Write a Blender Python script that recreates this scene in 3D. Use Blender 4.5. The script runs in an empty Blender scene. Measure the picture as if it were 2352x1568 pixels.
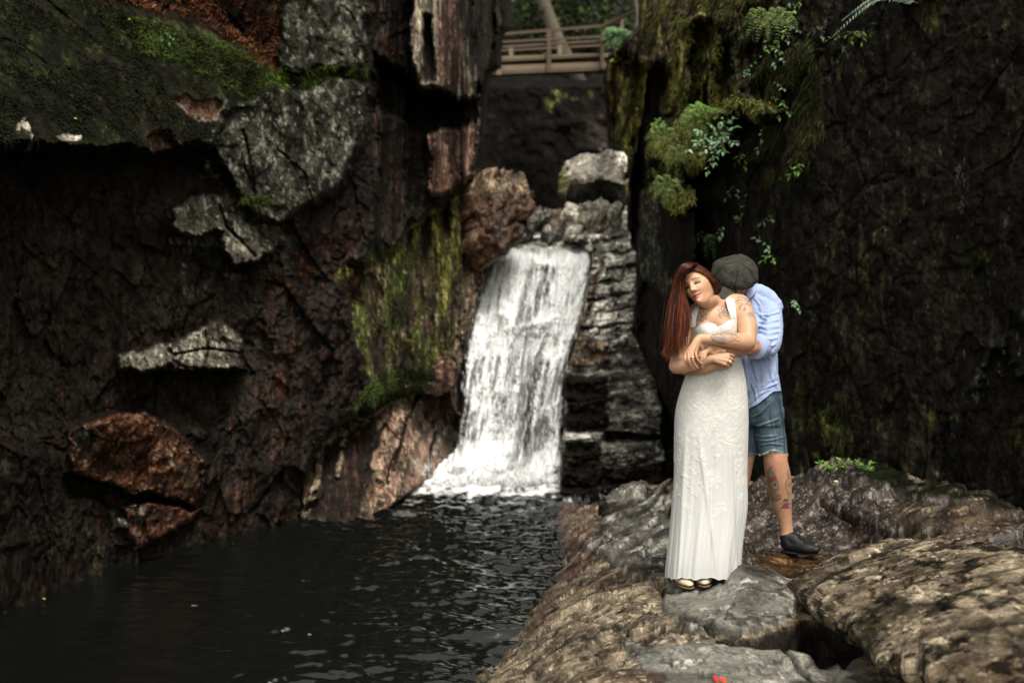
import bpy, bmesh, math, random
import numpy as np
from mathutils import Vector, Matrix, Quaternion

# ---------------------------------------------------------------- camera, sky, sun
SC = bpy.context.scene
COL = SC.collection
F, CX, CY, EYE = 2287.0, 1176.0, 784.0, 1.30      # photo laid out as 2352 x 1568, 35 mm lens

cam_d = bpy.data.cameras.new('camera'); cam = bpy.data.objects.new('camera', cam_d); COL.objects.link(cam)
cam.location = (0, 0, EYE); cam.rotation_euler = (math.pi / 2, 0, 0)
cam_d.lens = 35.0; cam_d.sensor_width = 36.0; cam_d.clip_start = 0.05; cam_d.clip_end = 400
cam_d.dof.use_dof = True; cam_d.dof.focus_distance = 5.15; cam_d.dof.aperture_fstop = 1.6
SC.camera = cam

SUN_EL, SUN_AZ = math.radians(60), math.radians(158)   # azimuth clockwise from +Y: behind the camera, to the right
world = bpy.data.worlds.new('World'); SC.world = world; world.use_nodes = True
nt = world.node_tree; nt.nodes.clear()
sky = nt.nodes.new('ShaderNodeTexSky'); sky.sky_type = 'NISHITA'; sky.sun_disc = False
sky.sun_elevation = SUN_EL; sky.sun_rotation = SUN_AZ
hs = nt.nodes.new('ShaderNodeHueSaturation'); hs.inputs['Saturation'].default_value = 0.25
bg = nt.nodes.new('ShaderNodeBackground'); bg.inputs['Strength'].default_value = 0.11
ow = nt.nodes.new('ShaderNodeOutputWorld')
nt.links.new(sky.outputs[0], hs.inputs['Color']); tint = nt.nodes.new('ShaderNodeMix'); tint.data_type = 'RGBA'; tint.blend_type = 'MULTIPLY'; tint.inputs[0].default_value = 1.0; tint.inputs[7].default_value = (1.0, .945, .82, 1)
nt.links.new(hs.outputs[0], tint.inputs[6]); nt.links.new(tint.outputs[2], bg.inputs[0]); nt.links.new(bg.outputs[0], ow.inputs[0])

sun_d = bpy.data.lights.new('sun', 'SUN'); sun = bpy.data.objects.new('sun', sun_d); COL.objects.link(sun)
sun_d.energy = 1.25; sun_d.angle = math.radians(22); sun_d.color = (1.0, 0.95, 0.87)
_sd = Vector((math.sin(SUN_AZ) * math.cos(SUN_EL), math.cos(SUN_AZ) * math.cos(SUN_EL), math.sin(SUN_EL)))
sun.rotation_euler = (-_sd).to_track_quat('-Z', 'Y').to_euler()

SC.view_settings.view_transform = 'Standard'; SC.view_settings.look = 'None'
SC.view_settings.exposure = 1.65; SC.view_settings.gamma = 1.0
SC.render.engine = 'CYCLES'
SC.cycles.use_denoising = True
SC.cycles.max_bounces = 6; SC.cycles.diffuse_bounces = 3; SC.cycles.glossy_bounces = 3
SC.cycles.transparent_max_bounces = 8; SC.cycles.caustics_reflective = False; SC.cycles.caustics_refractive = False
SC.cycles.sample_clamp_indirect = 4.0

# ---------------------------------------------------------------- helpers
def at(u, v, d):
    return Vector(((u - CX) / F * d, d, EYE - (v - CY) / F * d))
def atn(U, V, D):
    return np.stack([(U - CX) / F * D, D, EYE - (V - CY) / F * D], -1)
def dz(v, z):                                    # distance at which height z is seen at row v
    return (EYE - z) * F / (v - CY)
def tag(o, label=None, cat=None, group=None, kind=None):
    if label: o['label'] = label
    if cat: o['category'] = cat
    if group: o['group'] = group
    if kind: o['kind'] = kind
    return o
def link(o, parent=None):
    COL.objects.link(o)
    if parent is not None: o.parent = parent
    return o
def empty(name, loc=(0, 0, 0)):
    o = bpy.data.objects.new(name, None); COL.objects.link(o); o.location = loc
    o.empty_display_size = 0.1
    bpy.context.view_layer.update()
    return o
def relparent(o, parent):
    """parent o (whose mesh is in world coordinates) under an empty standing at parent.location"""
    o.parent = parent
    if parent.parent is None: o.location = -Vector(parent.location)
    return o

RS = np.random.RandomState(7)
_perm = RS.permutation(4096)
_val = RS.rand(4096) * 2 - 1
def _h(i, j, k, s):
    return _perm[(_perm[(_perm[(i + s * 131) & 4095] + j) & 4095] + k) & 4095]
def vnoise(p, s=0):
    pi = np.floor(p).astype(np.int64); f = p - pi; f = f * f * f * (f * (f * 6 - 15) + 10)
    i, j, k = pi[..., 0], pi[..., 1], pi[..., 2]; a, b, c = f[..., 0], f[..., 1], f[..., 2]
    def L(x, y, z): return _val[_h(i + x, j + y, k + z, s)]
    x00 = L(0,0,0)*(1-a)+L(1,0,0)*a; x10 = L(0,1,0)*(1-a)+L(1,1,0)*a
    x01 = L(0,0,1)*(1-a)+L(1,0,1)*a; x11 = L(0,1,1)*(1-a)+L(1,1,1)*a
    return (x00*(1-b)+x10*b)*(1-c) + (x01*(1-b)+x11*b)*c
def fbm(p, sc=1.0, oc=4, s=0, rough=0.5):
    p = np.asarray(p, float) * np.asarray(sc); r = 0; a = 1.0; t = 0
    for o in range(oc):
        r = r + a * vnoise(p + 17.3 * o, s + o * 3); t += a; a *= rough; p = p * 2.03
    return r / t * 1.6
def ridged(p, sc=1.0, oc=4, s=0):
    p = np.asarray(p, float) * np.asarray(sc); r = 0; a = 1.0; t = 0
    for o in range(oc):
        r = r + a * (1 - 2 * np.abs(vnoise(p + 9.1 * o, s + o * 5))); t += a; a *= 0.5; p = p * 2.1
    return r / t
def worley(p, s=0, jit=0.9):
    """3D cells: returns f1, f2, id-hash array, vector to the cell point"""
    pi = np.floor(p).astype(np.int64)
    f1 = np.full(p.shape[:-1], 9.0); f2 = f1.copy(); idh = np.zeros(p.shape[:-1], np.int64); vec = np.zeros_like(p)
    for a in (-1, 0, 1):
        for b in (-1, 0, 1):
            for c in (-1, 0, 1):
                q = pi + np.array([a, b, c]); h = _h(q[..., 0], q[..., 1], q[..., 2], s)
                o = np.stack([_val[h], _val[(h + 57) & 4095], _val[(h + 211) & 4095]], -1) * 0.5 * jit + 0.5
                dv = p - (q + o); d = np.sqrt((dv ** 2).sum(-1))
                m = d < f1
                f2 = np.where(m, f1, np.minimum(f2, d)); idh = np.where(m, h, idh)
                vec = np.where(m[..., None], dv, vec); f1 = np.where(m, d, f1)
    return f1, f2, idh, vec
def facet(p, sc, s=0, tilt=0.6):
    """piecewise-flat fracture relief, about -1..1"""
    q = np.asarray(p, float) * np.asarray(sc)
    w = np.stack([vnoise(q * 1.3, s + 1), vnoise(q * 1.3 + 5, s + 2), vnoise(q * 1.3 + 9, s + 3)], -1) * 0.25
    f1, f2, h, v = worley(q + w, s)
    n = np.stack([_val[(h + 5) & 4095], _val[(h + 77) & 4095], _val[(h + 301) & 4095]], -1)
    return _val[(h + 900) & 4095] * 0.6 + (n * v).sum(-1) * tilt * 1.6, f2 - f1
def sstep(a, b, x):
    t = np.clip((x - a) / (b - a), 0, 1); return t * t * (3 - 2 * t)
def lerp(a, b, t): return a + (b - a) * t
def sdf(U, V, poly):
    """signed distance to polygon, positive inside"""
    U = np.asarray(U, float); V = np.asarray(V, float)
    d = np.full(U.shape, 1e18); ins = np.zeros(U.shape, bool); n = len(poly)
    for i in range(n):
        ax, ay = poly[i]; bx, by = poly[(i + 1) % n]; ex, ey = bx - ax, by - ay
        wx, wy = U - ax, V - ay
        t = np.clip((wx * ex + wy * ey) / (ex * ex + ey * ey + 1e-12), 0, 1)
        d = np.minimum(d, (wx - ex * t) ** 2 + (wy - ey * t) ** 2)
        c = ((ay > V) != (by > V)) & (U < (bx - ax) * (V - ay) / (by - ay + 1e-12) + ax)
        ins ^= c
    d = np.sqrt(d); return np.where(ins, d, -d)
def dline(U, V, pts):
    d = np.full(U.shape, 1e18); T = np.zeros(U.shape); n = len(pts) - 1
    for i in range(n):
        ax, ay = pts[i]; bx, by = pts[i + 1]; ex, ey = bx - ax, by - ay
        wx, wy = U - ax, V - ay
        t = np.clip((wx * ex + wy * ey) / (ex * ex + ey * ey + 1e-12), 0, 1)
        q = (wx - ex * t) ** 2 + (wy - ey * t) ** 2
        m = q < d; T = np.where(m, (i + t) / n, T); d = np.where(m, q, d)
    return np.sqrt(d), T
def rbf(pts, U, V, k=1.0, smooth=1e-3):
    """thin-plate through (u, v, value)"""
    P = np.array(pts, float); X = P[:, :2] / 300.0; n = len(X)
    def phi(r2): return 0.5 * r2 * np.log(r2 + 1e-9)
    r2 = ((X[:, None] - X[None]) ** 2).sum(-1)
    A = np.zeros((n + 3, n + 3)); A[:n, :n] = phi(r2) + np.eye(n) * smooth; A[:n, n] = 1; A[:n, n+1:] = X; A[n, :n] = 1; A[n+1:, :n] = X.T
    w = np.linalg.solve(A, np.concatenate([P[:, 2], np.zeros(3)]))
    out = w[n] + w[n+1] * U / 300.0 + w[n+2] * V / 300.0
    for i in range(n):
        out = out + w[i] * phi((U / 300.0 - X[i, 0]) ** 2 + (V / 300.0 - X[i, 1]) ** 2)
    return out

def set_attr(me, name, arr, kind='FLOAT_COLOR'):
    a = me.attributes.new(name, kind, 'POINT')
    if kind == 'FLOAT_COLOR':
        c = np.ones((len(me.vertices), 4), np.float32); c[:, :3] = np.clip(arr, 0, 4)
        a.data.foreach_set('color', c.ravel())
    else:
        a.data.foreach_set('value', np.asarray(arr, np.float32).ravel())
def mk_mesh(name, verts, faces, mats=None, col=None, wet=None, smooth=True, midx=None):
    """faces: (n,3) or (n,4) int array or list of lists"""
    me = bpy.data.meshes.new(name)
    verts = np.asarray(verts, np.float32).reshape(-1, 3)
    if isinstance(faces, np.ndarray):
        k = faces.shape[1]; nf = len(faces)
        me.vertices.add(len(verts)); me.vertices.foreach_set('co', verts.ravel())
        me.loops.add(nf * k); me.loops.foreach_set('vertex_index', faces.astype(np.int32).ravel())
        me.polygons.add(nf); me.polygons.foreach_set('loop_start', np.arange(0, nf * k, k, dtype=np.int32))
        me.polygons.foreach_set('loop_total', np.full(nf, k, np.int32))
        me.update(calc_edges=True)
    else:
        me.from_pydata([tuple(map(float, v)) for v in verts], [], [tuple(int(i) for i in f) for f in faces])
    me.validate(); 
    if col is not None: set_attr(me, 'Col', np.asarray(col).reshape(-1, 3))
    if wet is not None: set_attr(me, 'Wet', wet, 'FLOAT')
    for m in (mats if isinstance(mats, (list, tuple)) else [mats]):
        if m: me.materials.append(m)
    me.polygons.foreach_set('use_smooth', np.full(len(me.polygons), smooth))
    if midx is not None: me.polygons.foreach_set('material_index', np.asarray(midx, np.int32))
    me.update()
    return me
def obj(name, verts, faces, mats=None, parent=None, **k):
    o = bpy.data.objects.new(name, mk_mesh(name, verts, faces, mats, **k)); COL.objects.link(o)
    if parent is not None: relparent(o, parent)
    return o
def grid_faces(nu, nv, mask=None, wrap=False):
    """vertices indexed [row j (nv)][col i (nu)]"""
    j, i = np.meshgrid(np.arange(nv - 1), np.arange(nu if wrap else nu - 1), indexing='ij')
    i2 = (i + 1) % nu
    f = np.stack([j * nu + i, (j + 1) * nu + i, (j + 1) * nu + i2, j * nu + i2], -1).reshape(-1, 4)
    if mask is not None:
        m = mask.reshape(-1); f = f[m[f].all(1)]
    return f
def axis(*segs):
    """axis((a,b,step),(b,c,step)...) -> increasing coordinates"""
    out = []
    for a, b, s in segs: out += list(np.arange(a, b, s))
    out.append(segs[-1][1]); return np.array(out, float)
def compact(verts, faces, *attrs):
    used = np.unique(faces); remap = np.full(len(verts), -1); remap[used] = np.arange(len(used))
    return (verts[used], remap[faces]) + tuple(a[used] for a in attrs)

# ---------------------------------------------------------------- materials
def mat_new(name):
    m = bpy.data.materials.new(name); m.use_nodes = True; n = m.node_tree; b = n.nodes['Principled BSDF']
    return m, n, b
def N(n, t, **k):
    x = n.nodes.new(t)
    for a, v in k.items():
        if a in x.inputs: x.inputs[a].default_value = v
        else: setattr(x, a, v)
    return x
def mat_attr(name, rough=0.8, wetrough=0.22, nscale=40, var=0.5, bump=0.4, bscale=60, bdist=0.01, spec=0.4, sheen=0, stretch=(1,1,1), sss=0, use_wet=True, dryspec=.06, grit=0, gstretch=(1, 1, 1), gsoft=0., veins=0, vdark=.25):
    """colour from the mesh's Col attribute, broken up by fine object-space noise"""
    m, n, b = mat_new(name)
    a = N(n, 'ShaderNodeAttribute', attribute_name='Col')
    tc = N(n, 'ShaderNodeTexCoord'); mp = N(n, 'ShaderNodeMapping'); mp.inputs['Scale'].default_value = stretch
    n.links.new(tc.outputs['Object'], mp.inputs['Vector'])
    no = N(n, 'ShaderNodeTexNoise', Scale=nscale, Detail=5.0, Roughness=0.7); n.links.new(mp.outputs[0], no.inputs['Vector'])
    mr = N(n, 'ShaderNodeMapRange'); mr.inputs['From Min'].default_value = 0.3; mr.inputs['From Max'].default_value = 0.7
    mr.inputs['To Min'].default_value = 1 - var; mr.inputs['To Max'].default_value = 1 + var
    n.links.new(no.outputs['Fac'], mr.inputs['Value'])
    vm = N(n, 'ShaderNodeVectorMath', operation='SCALE'); n.links.new(a.outputs['Color'], vm.inputs[0]); n.links.new(mr.outputs[0], vm.inputs['Scale'])
    last = vm.outputs[0]
    if grit:
        gm = N(n, 'ShaderNodeMapping'); gm.inputs['Scale'].default_value = (1, 1, 1); gm.inputs['Rotation'].default_value = (.3, .5, .6); n.links.new(tc.outputs['Object'], gm.inputs['Vector'])
        g2 = N(n, 'ShaderNodeMapping'); g2.inputs['Scale'].default_value = gstretch; n.links.new(gm.outputs[0], g2.inputs['Vector'])
        for sc_, lo, hi, dk in ((grit, .50, .60, .42), (grit * 3.3, .47, .62, .55), (grit * .28, .54, .64, .45)):
            g = N(n, 'ShaderNodeTexNoise', Scale=sc_, Detail=8.0, Roughness=0.72); n.links.new(g2.outputs[0], g.inputs['Vector'])
            r_ = N(n, 'ShaderNodeMapRange'); r_.inputs['From Min'].default_value = lo; r_.inputs['From Max'].default_value = hi; r_.inputs['To Min'].default_value = 1.12; r_.inputs['To Max'].default_value = dk + (1 - dk) * gsoft
            n.links.new(g.outputs['Fac'], r_.inputs['Value']); v_ = N(n, 'ShaderNodeVectorMath', operation='SCALE'); n.links.new(last, v_.inputs[0]); n.links.new(r_.outputs[0], v_.inputs['Scale']); last = v_.outputs[0]
    vein_h = None
    if veins:
        wn = N(n, 'ShaderNodeTexNoise', Scale=veins * .9, Detail=5.0, Roughness=.6); n.links.new(tc.outputs['Object'], wn.inputs['Vector'])
        ad = N(n, 'ShaderNodeVectorMath', operation='MULTIPLY_ADD'); n.links.new(wn.outputs['Color'], ad.inputs[0]); ad.inputs[1].default_value = (.55 / veins * 2,) * 3; n.links.new(tc.outputs['Object'], ad.inputs[2])
        for sc_, th in ((veins, .035), (veins * 2.7, .03)):
            vo = N(n, 'ShaderNodeTexVoronoi', feature='DISTANCE_TO_EDGE', Scale=sc_); vm2 = N(n, 'ShaderNodeMapping'); vm2.inputs['Scale'].default_value = (.6, 1.1, 1.3); vm2.inputs['Rotation'].default_value = (.2, .1, .5)
            n.links.new(ad.outputs[0], vm2.inputs['Vector']); n.links.new(vm2.outputs[0], vo.inputs['Vector'])
            mk = N(n, 'ShaderNodeTexNoise', Scale=sc_ * .8, Detail=2.0); n.links.new(tc.outputs['Object'], mk.inputs['Vector'])
            th_ = N(n, 'ShaderNodeMapRange'); th_.inputs['From Min'].default_value = .42; th_.inputs['From Max'].default_value = .62; th_.inputs['To Min'].default_value = 0.001; th_.inputs['To Max'].default_value = th * 1.6; n.links.new(mk.outputs['Fac'], th_.inputs['Value'])
            dv_ = N(n, 'ShaderNodeMath', operation='DIVIDE'); n.links.new(vo.outputs['Distance'], dv_.inputs[0]); n.links.new(th_.outputs[0], dv_.inputs[1])
            r_ = N(n, 'ShaderNodeMapRange'); r_.inputs['From Min'].default_value = .35; r_.inputs['From Max'].default_value = 1.3; r_.inputs['To Min'].default_value = vdark; r_.inputs['To Max'].default_value = 1; n.links.new(dv_.outputs[0], r_.inputs['Value'])
            v_ = N(n, 'ShaderNodeVectorMath', operation='SCALE'); n.links.new(last, v_.inputs[0]); n.links.new(r_.outputs[0], v_.inputs['Scale']); last = v_.outputs[0]
    n.links.new(last, b.inputs['Base Color'])
    if use_wet:
        w = N(n, 'ShaderNodeAttribute', attribute_name='Wet')
        r = N(n, 'ShaderNodeMapRange'); r.inputs['To Min'].default_value = rough; r.inputs['To Max'].default_value = wetrough
        n.links.new(w.outputs['Fac'], r.inputs['Value']); n.links.new(r.outputs[0], b.inputs['Roughness'])
        r2 = N(n, 'ShaderNodeMapRange'); r2.inputs['To Min'].default_value = dryspec; r2.inputs['To Max'].default_value = spec
        n.links.new(w.outputs['Fac'], r2.inputs['Value']); n.links.new(r2.outputs[0], b.inputs['Specular IOR Level'])
    else: b.inputs['Roughness'].default_value = rough
    if not use_wet: b.inputs['Specular IOR Level'].default_value = spec
    if bump > 0:
        nb = N(n, 'ShaderNodeTexNoise', Scale=bscale, Detail=6.0, Roughness=0.65); n.links.new(mp.outputs[0], nb.inputs['Vector'])
        bp = N(n, 'ShaderNodeBump', Strength=bump, Distance=bdist); n.links.new(nb.outputs['Fac'], bp.inputs['Height']); n.links.new(bp.outputs[0], b.inputs['Normal'])
    if sss:
        b.inputs['Subsurface Weight'].default_value = sss; b.inputs['Subsurface Radius'].default_value = (0.6, 0.25, 0.12); b.inputs['Subsurface Scale'].default_value = 0.012
    return m
def mat_flat(name, col, rough=0.7, var=0.25, nscale=30, bump=0.2, bscale=80, bdist=0.004, spec=0.4, metal=0, stretch=(1,1,1), trans=0):
    m, n, b = mat_new(name)
    tc = N(n, 'ShaderNodeTexCoord'); mp = N(n, 'ShaderNodeMapping'); mp.inputs['Scale'].default_value = stretch
    n.links.new(tc.outputs['Object'], mp.inputs['Vector'])
    no = N(n, 'ShaderNodeTexNoise', Scale=nscale, Detail=4.0); n.links.new(mp.outputs[0], no.inputs['Vector'])
    cr = N(n, 'ShaderNodeMix', data_type='RGBA'); cr.inputs[6].default_value = (*[c * (1 - var) for c in col], 1); cr.inputs[7].default_value = (*[min(1, c * (1 + var)) for c in col], 1)
    n.links.new(no.outputs['Fac'], cr.inputs[0]); n.links.new(cr.outputs[2], b.inputs['Base Color'])
    b.inputs['Roughness'].default_value = rough; b.inputs['Metallic'].default_value = metal; b.inputs['Specular IOR Level'].default_value = spec
    if bump > 0:
        nb = N(n, 'ShaderNodeTexNoise', Scale=bscale, Detail=5.0); n.links.new(mp.outputs[0], nb.inputs['Vector'])
        bp = N(n, 'ShaderNodeBump', Strength=bump, Distance=bdist); n.links.new(nb.outputs['Fac'], bp.inputs['Height']); n.links.new(bp.outputs[0], b.inputs['Normal'])
    return m
M_ROCK = mat_attr('rock_surface', rough=0.85, wetrough=0.2, nscale=28, var=0.45, bump=0.35, bscale=22, bdist=0.03, spec=.35, grit=14, gstretch=(1, 1, .55), veins=1.4, vdark=.5)
M_ROCKNEAR = mat_attr('rock_near', rough=0.8, wetrough=0.15, nscale=70, var=0.4, bump=0.5, bscale=60, bdist=0.014, spec=.5, grit=30, gstretch=(.8, 1.2, 1.1), gsoft=.45, veins=1.3, vdark=.45)
M_LEAF = mat_attr('leaf_green', rough=0.6, spec=.15, nscale=30, var=0.25, bump=0, use_wet=False)
M_MOSS = mat_attr('moss_green', rough=0.9, nscale=60, var=0.3, bump=0, use_wet=False, spec=0.15)
M_ROCKP = mat_attr('rock_pale', rough=0.75, wetrough=0.2, nscale=20, var=0.35, bump=0.5, bscale=18, bdist=0.03, spec=.4, grit=10, gstretch=(1, 1, 2), gsoft=.5, veins=2.2)
# ---------------------------------------------------------------- rock colours: (dark, light, accent, accent share, scale xyz)
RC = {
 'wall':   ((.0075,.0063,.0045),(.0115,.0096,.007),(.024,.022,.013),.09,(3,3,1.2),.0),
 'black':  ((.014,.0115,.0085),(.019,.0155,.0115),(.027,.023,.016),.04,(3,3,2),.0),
 'redwall':((.008,.0058,.0042),(.0145,.0095,.0065),(.055,.024,.016),.09,(6,6,1.0),.25),
 'lichen': ((.006,.006,.0045),(.035,.034,.025),(.10,.105,.08),.26,(9,9,5),.0),
 'gray':   ((.025,.022,.017),(.11,.10,.075),(.25,.24,.19),.28,(6,6,5),.0),
 'moss':   ((.004,.004,.002),(.008,.0095,.003),(.022,.030,.007),.08,(6,6,6),.0),
 'mossb':  ((.010,.011,.004),(.052,.058,.017),(.14,.148,.040),.28,(8,8,3),.1),
 'yellow': ((.045,.038,.010),(.22,.195,.050),(.40,.37,.11),.3,(8,8,2),.1),
 'litter': ((.003,.002,.0013),(.011,.0055,.003),(.06,.022,.009),.12,(8,8,8),.0),
 'red':    ((.010,.0045,.003),(.045,.018,.009),(.11,.06,.035),.2,(6,6,14),.25),
 'pink':   ((.025,.014,.010),(.10,.055,.038),(.20,.13,.095),.3,(9,9,1.5),.2),
 'streak': ((.008,.006,.005),(.07,.055,.042),(.16,.14,.10),.35,(9,9,.45),.1),
 'brown':  ((.014,.009,.006),(.075,.05,.03),(.20,.155,.105),.25,(7,7,3),.5),
 'pale':   ((.12,.11,.09),(.48,.46,.40),(.74,.72,.66),.34,(5,5,5),.45),
 'slate':  ((.02,.019,.016),(.10,.095,.08),(.26,.25,.215),.25,(5,5,7),.5),
 'beige':  ((.050,.038,.026),(.168,.134,.092),(.275,.230,.165),.25,(9,9,9),.1),
 'smooth': ((.05,.047,.038),(.12,.115,.097),(.19,.18,.155),.15,(4,4,8),.45),
 'wetpink':((.014,.010,.008),(.062,.047,.037),(.20,.17,.15),.25,(16,16,14),.9),
 'cream':  ((.22,.20,.15),(.62,.58,.48),(.85,.81,.70),.3,(4,4,4),.0),
 'ochre':  ((.018,.009,.004),(.07,.036,.013),(.14,.085,.03),.2,(9,9,9),.7),
}
for _k in ('lichen','gray','mossb','yellow','red','pink','streak','brown','slate','beige','smooth','wetpink','ochre'):
    _g = {'lichen': 1.55, 'gray': 1.2, 'red': 1.7, 'beige': 1.35, 'smooth': 1.55, 'slate': 1.5, 'wetpink': 1.35, 'mossb': 1.7, 'yellow': 1.5}.get(_k, 1.5)
    RC[_k] = tuple(tuple(x * _g for x in c) for c in RC[_k][:3]) + RC[_k][3:]
RC['rose'] = ((.16,.09,.06),(.40,.27,.20),(.52,.38,.29),.3,(7,7,7),.0)
RC['deep'] = ((.003,.0026,.002),(.006,.005,.004),(.012,.010,.008),.05,(3,3,2),.0)  # deep shadow of the gorge under the bridge, put into the rock tone
def rock_col(cls, P, seed=0):
    a, b, c, share, sc, wet = RC[cls]
    n = fbm(P, sc, 5, seed, .6); n2 = fbm(P, np.array(sc) * 3.1, 4, seed + 31, .65)
    t = np.clip(.5 + .9 * n, 0, 1)[..., None]
    col = np.array(a) * (1 - t) + np.array(b) * t
    k = sstep(.55 - share, .75 - share * .6, n2 + .35 * n)[..., None]
    col = col * (1 - k) + np.array(c) * k
    return col, np.full(P.shape[:-1], wet)

def relief(name, ua, va, base, blocks, seed=0, amp=.10, fine=.03, fsc=(1.2, 1.2, .9), cls0='wall', keep=None, mats=None, extra=None, crack=.04):
    """rock face: base(U,V) is the distance; blocks add ledges, recesses and rock kinds.
       block = dict(p=polygon, o=depth offset, f=feather, c=class, a=facet factor, g=(gu,gv) slope, abs=distance fn)"""
    U, V = np.meshgrid(ua, va)
    D = base(U, V); P0 = atn(U, V, D)
    wob = fbm(P0, 1.6, 3, seed + 50) * 16 + fbm(P0, 6, 5, seed + 51, .65) * 11       # ragged outlines
    wob2 = fbm(P0, 1.6, 3, seed + 55) * 16 + fbm(P0, 6, 5, seed + 56, .65) * 11
    C, W = rock_col(cls0, P0, seed); A = np.ones_like(D)
    for bi, b in enumerate(blocks):
        q = b.get('w', 1.0); s = sdf(U + wob * q, V + wob2 * q, b['p'])
        f = b.get('f', 10.0)
        m = sstep(-f, f, s)
        if 'o' in b or 'abs' in b:
            cu = np.mean([p[0] for p in b['p']]); cv = np.mean([p[1] for p in b['p']]); gu, gv = b.get('g', (0, 0))
            tgt = (b['abs'](U, V) if 'abs' in b else base(U, V) + b['o']) + gu * (U - cu) / 100 + gv * (V - cv) / 100
            tgt = tgt + b.get('bulge', 0) * np.exp(-np.maximum(s, 0) / b.get('bw', 30))
            D = lerp(D, tgt, m)
        if 'a' in b: A = lerp(A, b['a'], m)
        if 'c' in b:
            fc = b.get('fc', 5); mc = sstep(-fc, fc, s)
            if 'mix' in b: mc = mc * sstep(b['mix'], b['mix'] + .3, fbm(P0, b.get('ms', 5), 4, seed + 70 + bi))
            if 'halo' in b:
                hc, hn = b['halo']; mh = sstep(-hn, 0, s) * sstep(-.15, .35, fbm(P0, 5, 4, seed + 90 + bi, .65)) * .8; c3, _ = rock_col(hc, P0, seed + 5); C = lerp(C, c3, mh[..., None])
            c2, w2 = rock_col(b['c'], P0, seed + bi * 7 + 3)
            C = lerp(C, c2, mc[..., None]); W = lerp(W, w2, mc)
    P0 = atn(U, V, D)
    h, e = facet(P0, fsc, seed, .7); h2, e2 = facet(P0, np.array(fsc) * 2.7, seed + 9, .7); h3, e3 = facet(P0, np.array(fsc) * 6.5, seed + 15, .7)
    disp = amp * .75 * h + amp * .45 * h2 + amp * .28 * h3
    ckm = sstep(-.1, .35, fbm(P0, 1.1, 3, seed + 80))
    disp += crack * ckm * (np.exp(-e * 30) + .6 * np.exp(-e2 * 22))
    disp += amp * .35 * fbm(P0, 2.2, 4, seed + 81, .6)
    disp -= fine * 1.1 * np.maximum(ridged(P0, (5, 5, 3), 4, seed + 22), 0)
    disp += fine * fbm(P0, 6, 5, seed + 20, .65) + fine * .5 * fbm(P0, 26, 3, seed + 25, .6)
    D = D + disp * A
    ck = (1 - .6 * np.exp(-e2 * 26) * np.clip(A, 0, 1) * ckm)[..., None]     # colour darkened along the cracks
    C = C * ck
    if extra: D, C, W = extra(U, V, D, C, W, P0)
    P = atn(U, V, D).reshape(-1, 3)
    mask = None if keep is None else (keep(U, V) > 0)
    fcs = grid_faces(len(ua), len(va), mask)
    P, fcs, C, W = compact(P, fcs, C.reshape(-1, 3), W.reshape(-1))
    return obj(name, P, fcs, mats or M_ROCK, col=C, wet=W), (U, V, D)

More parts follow.
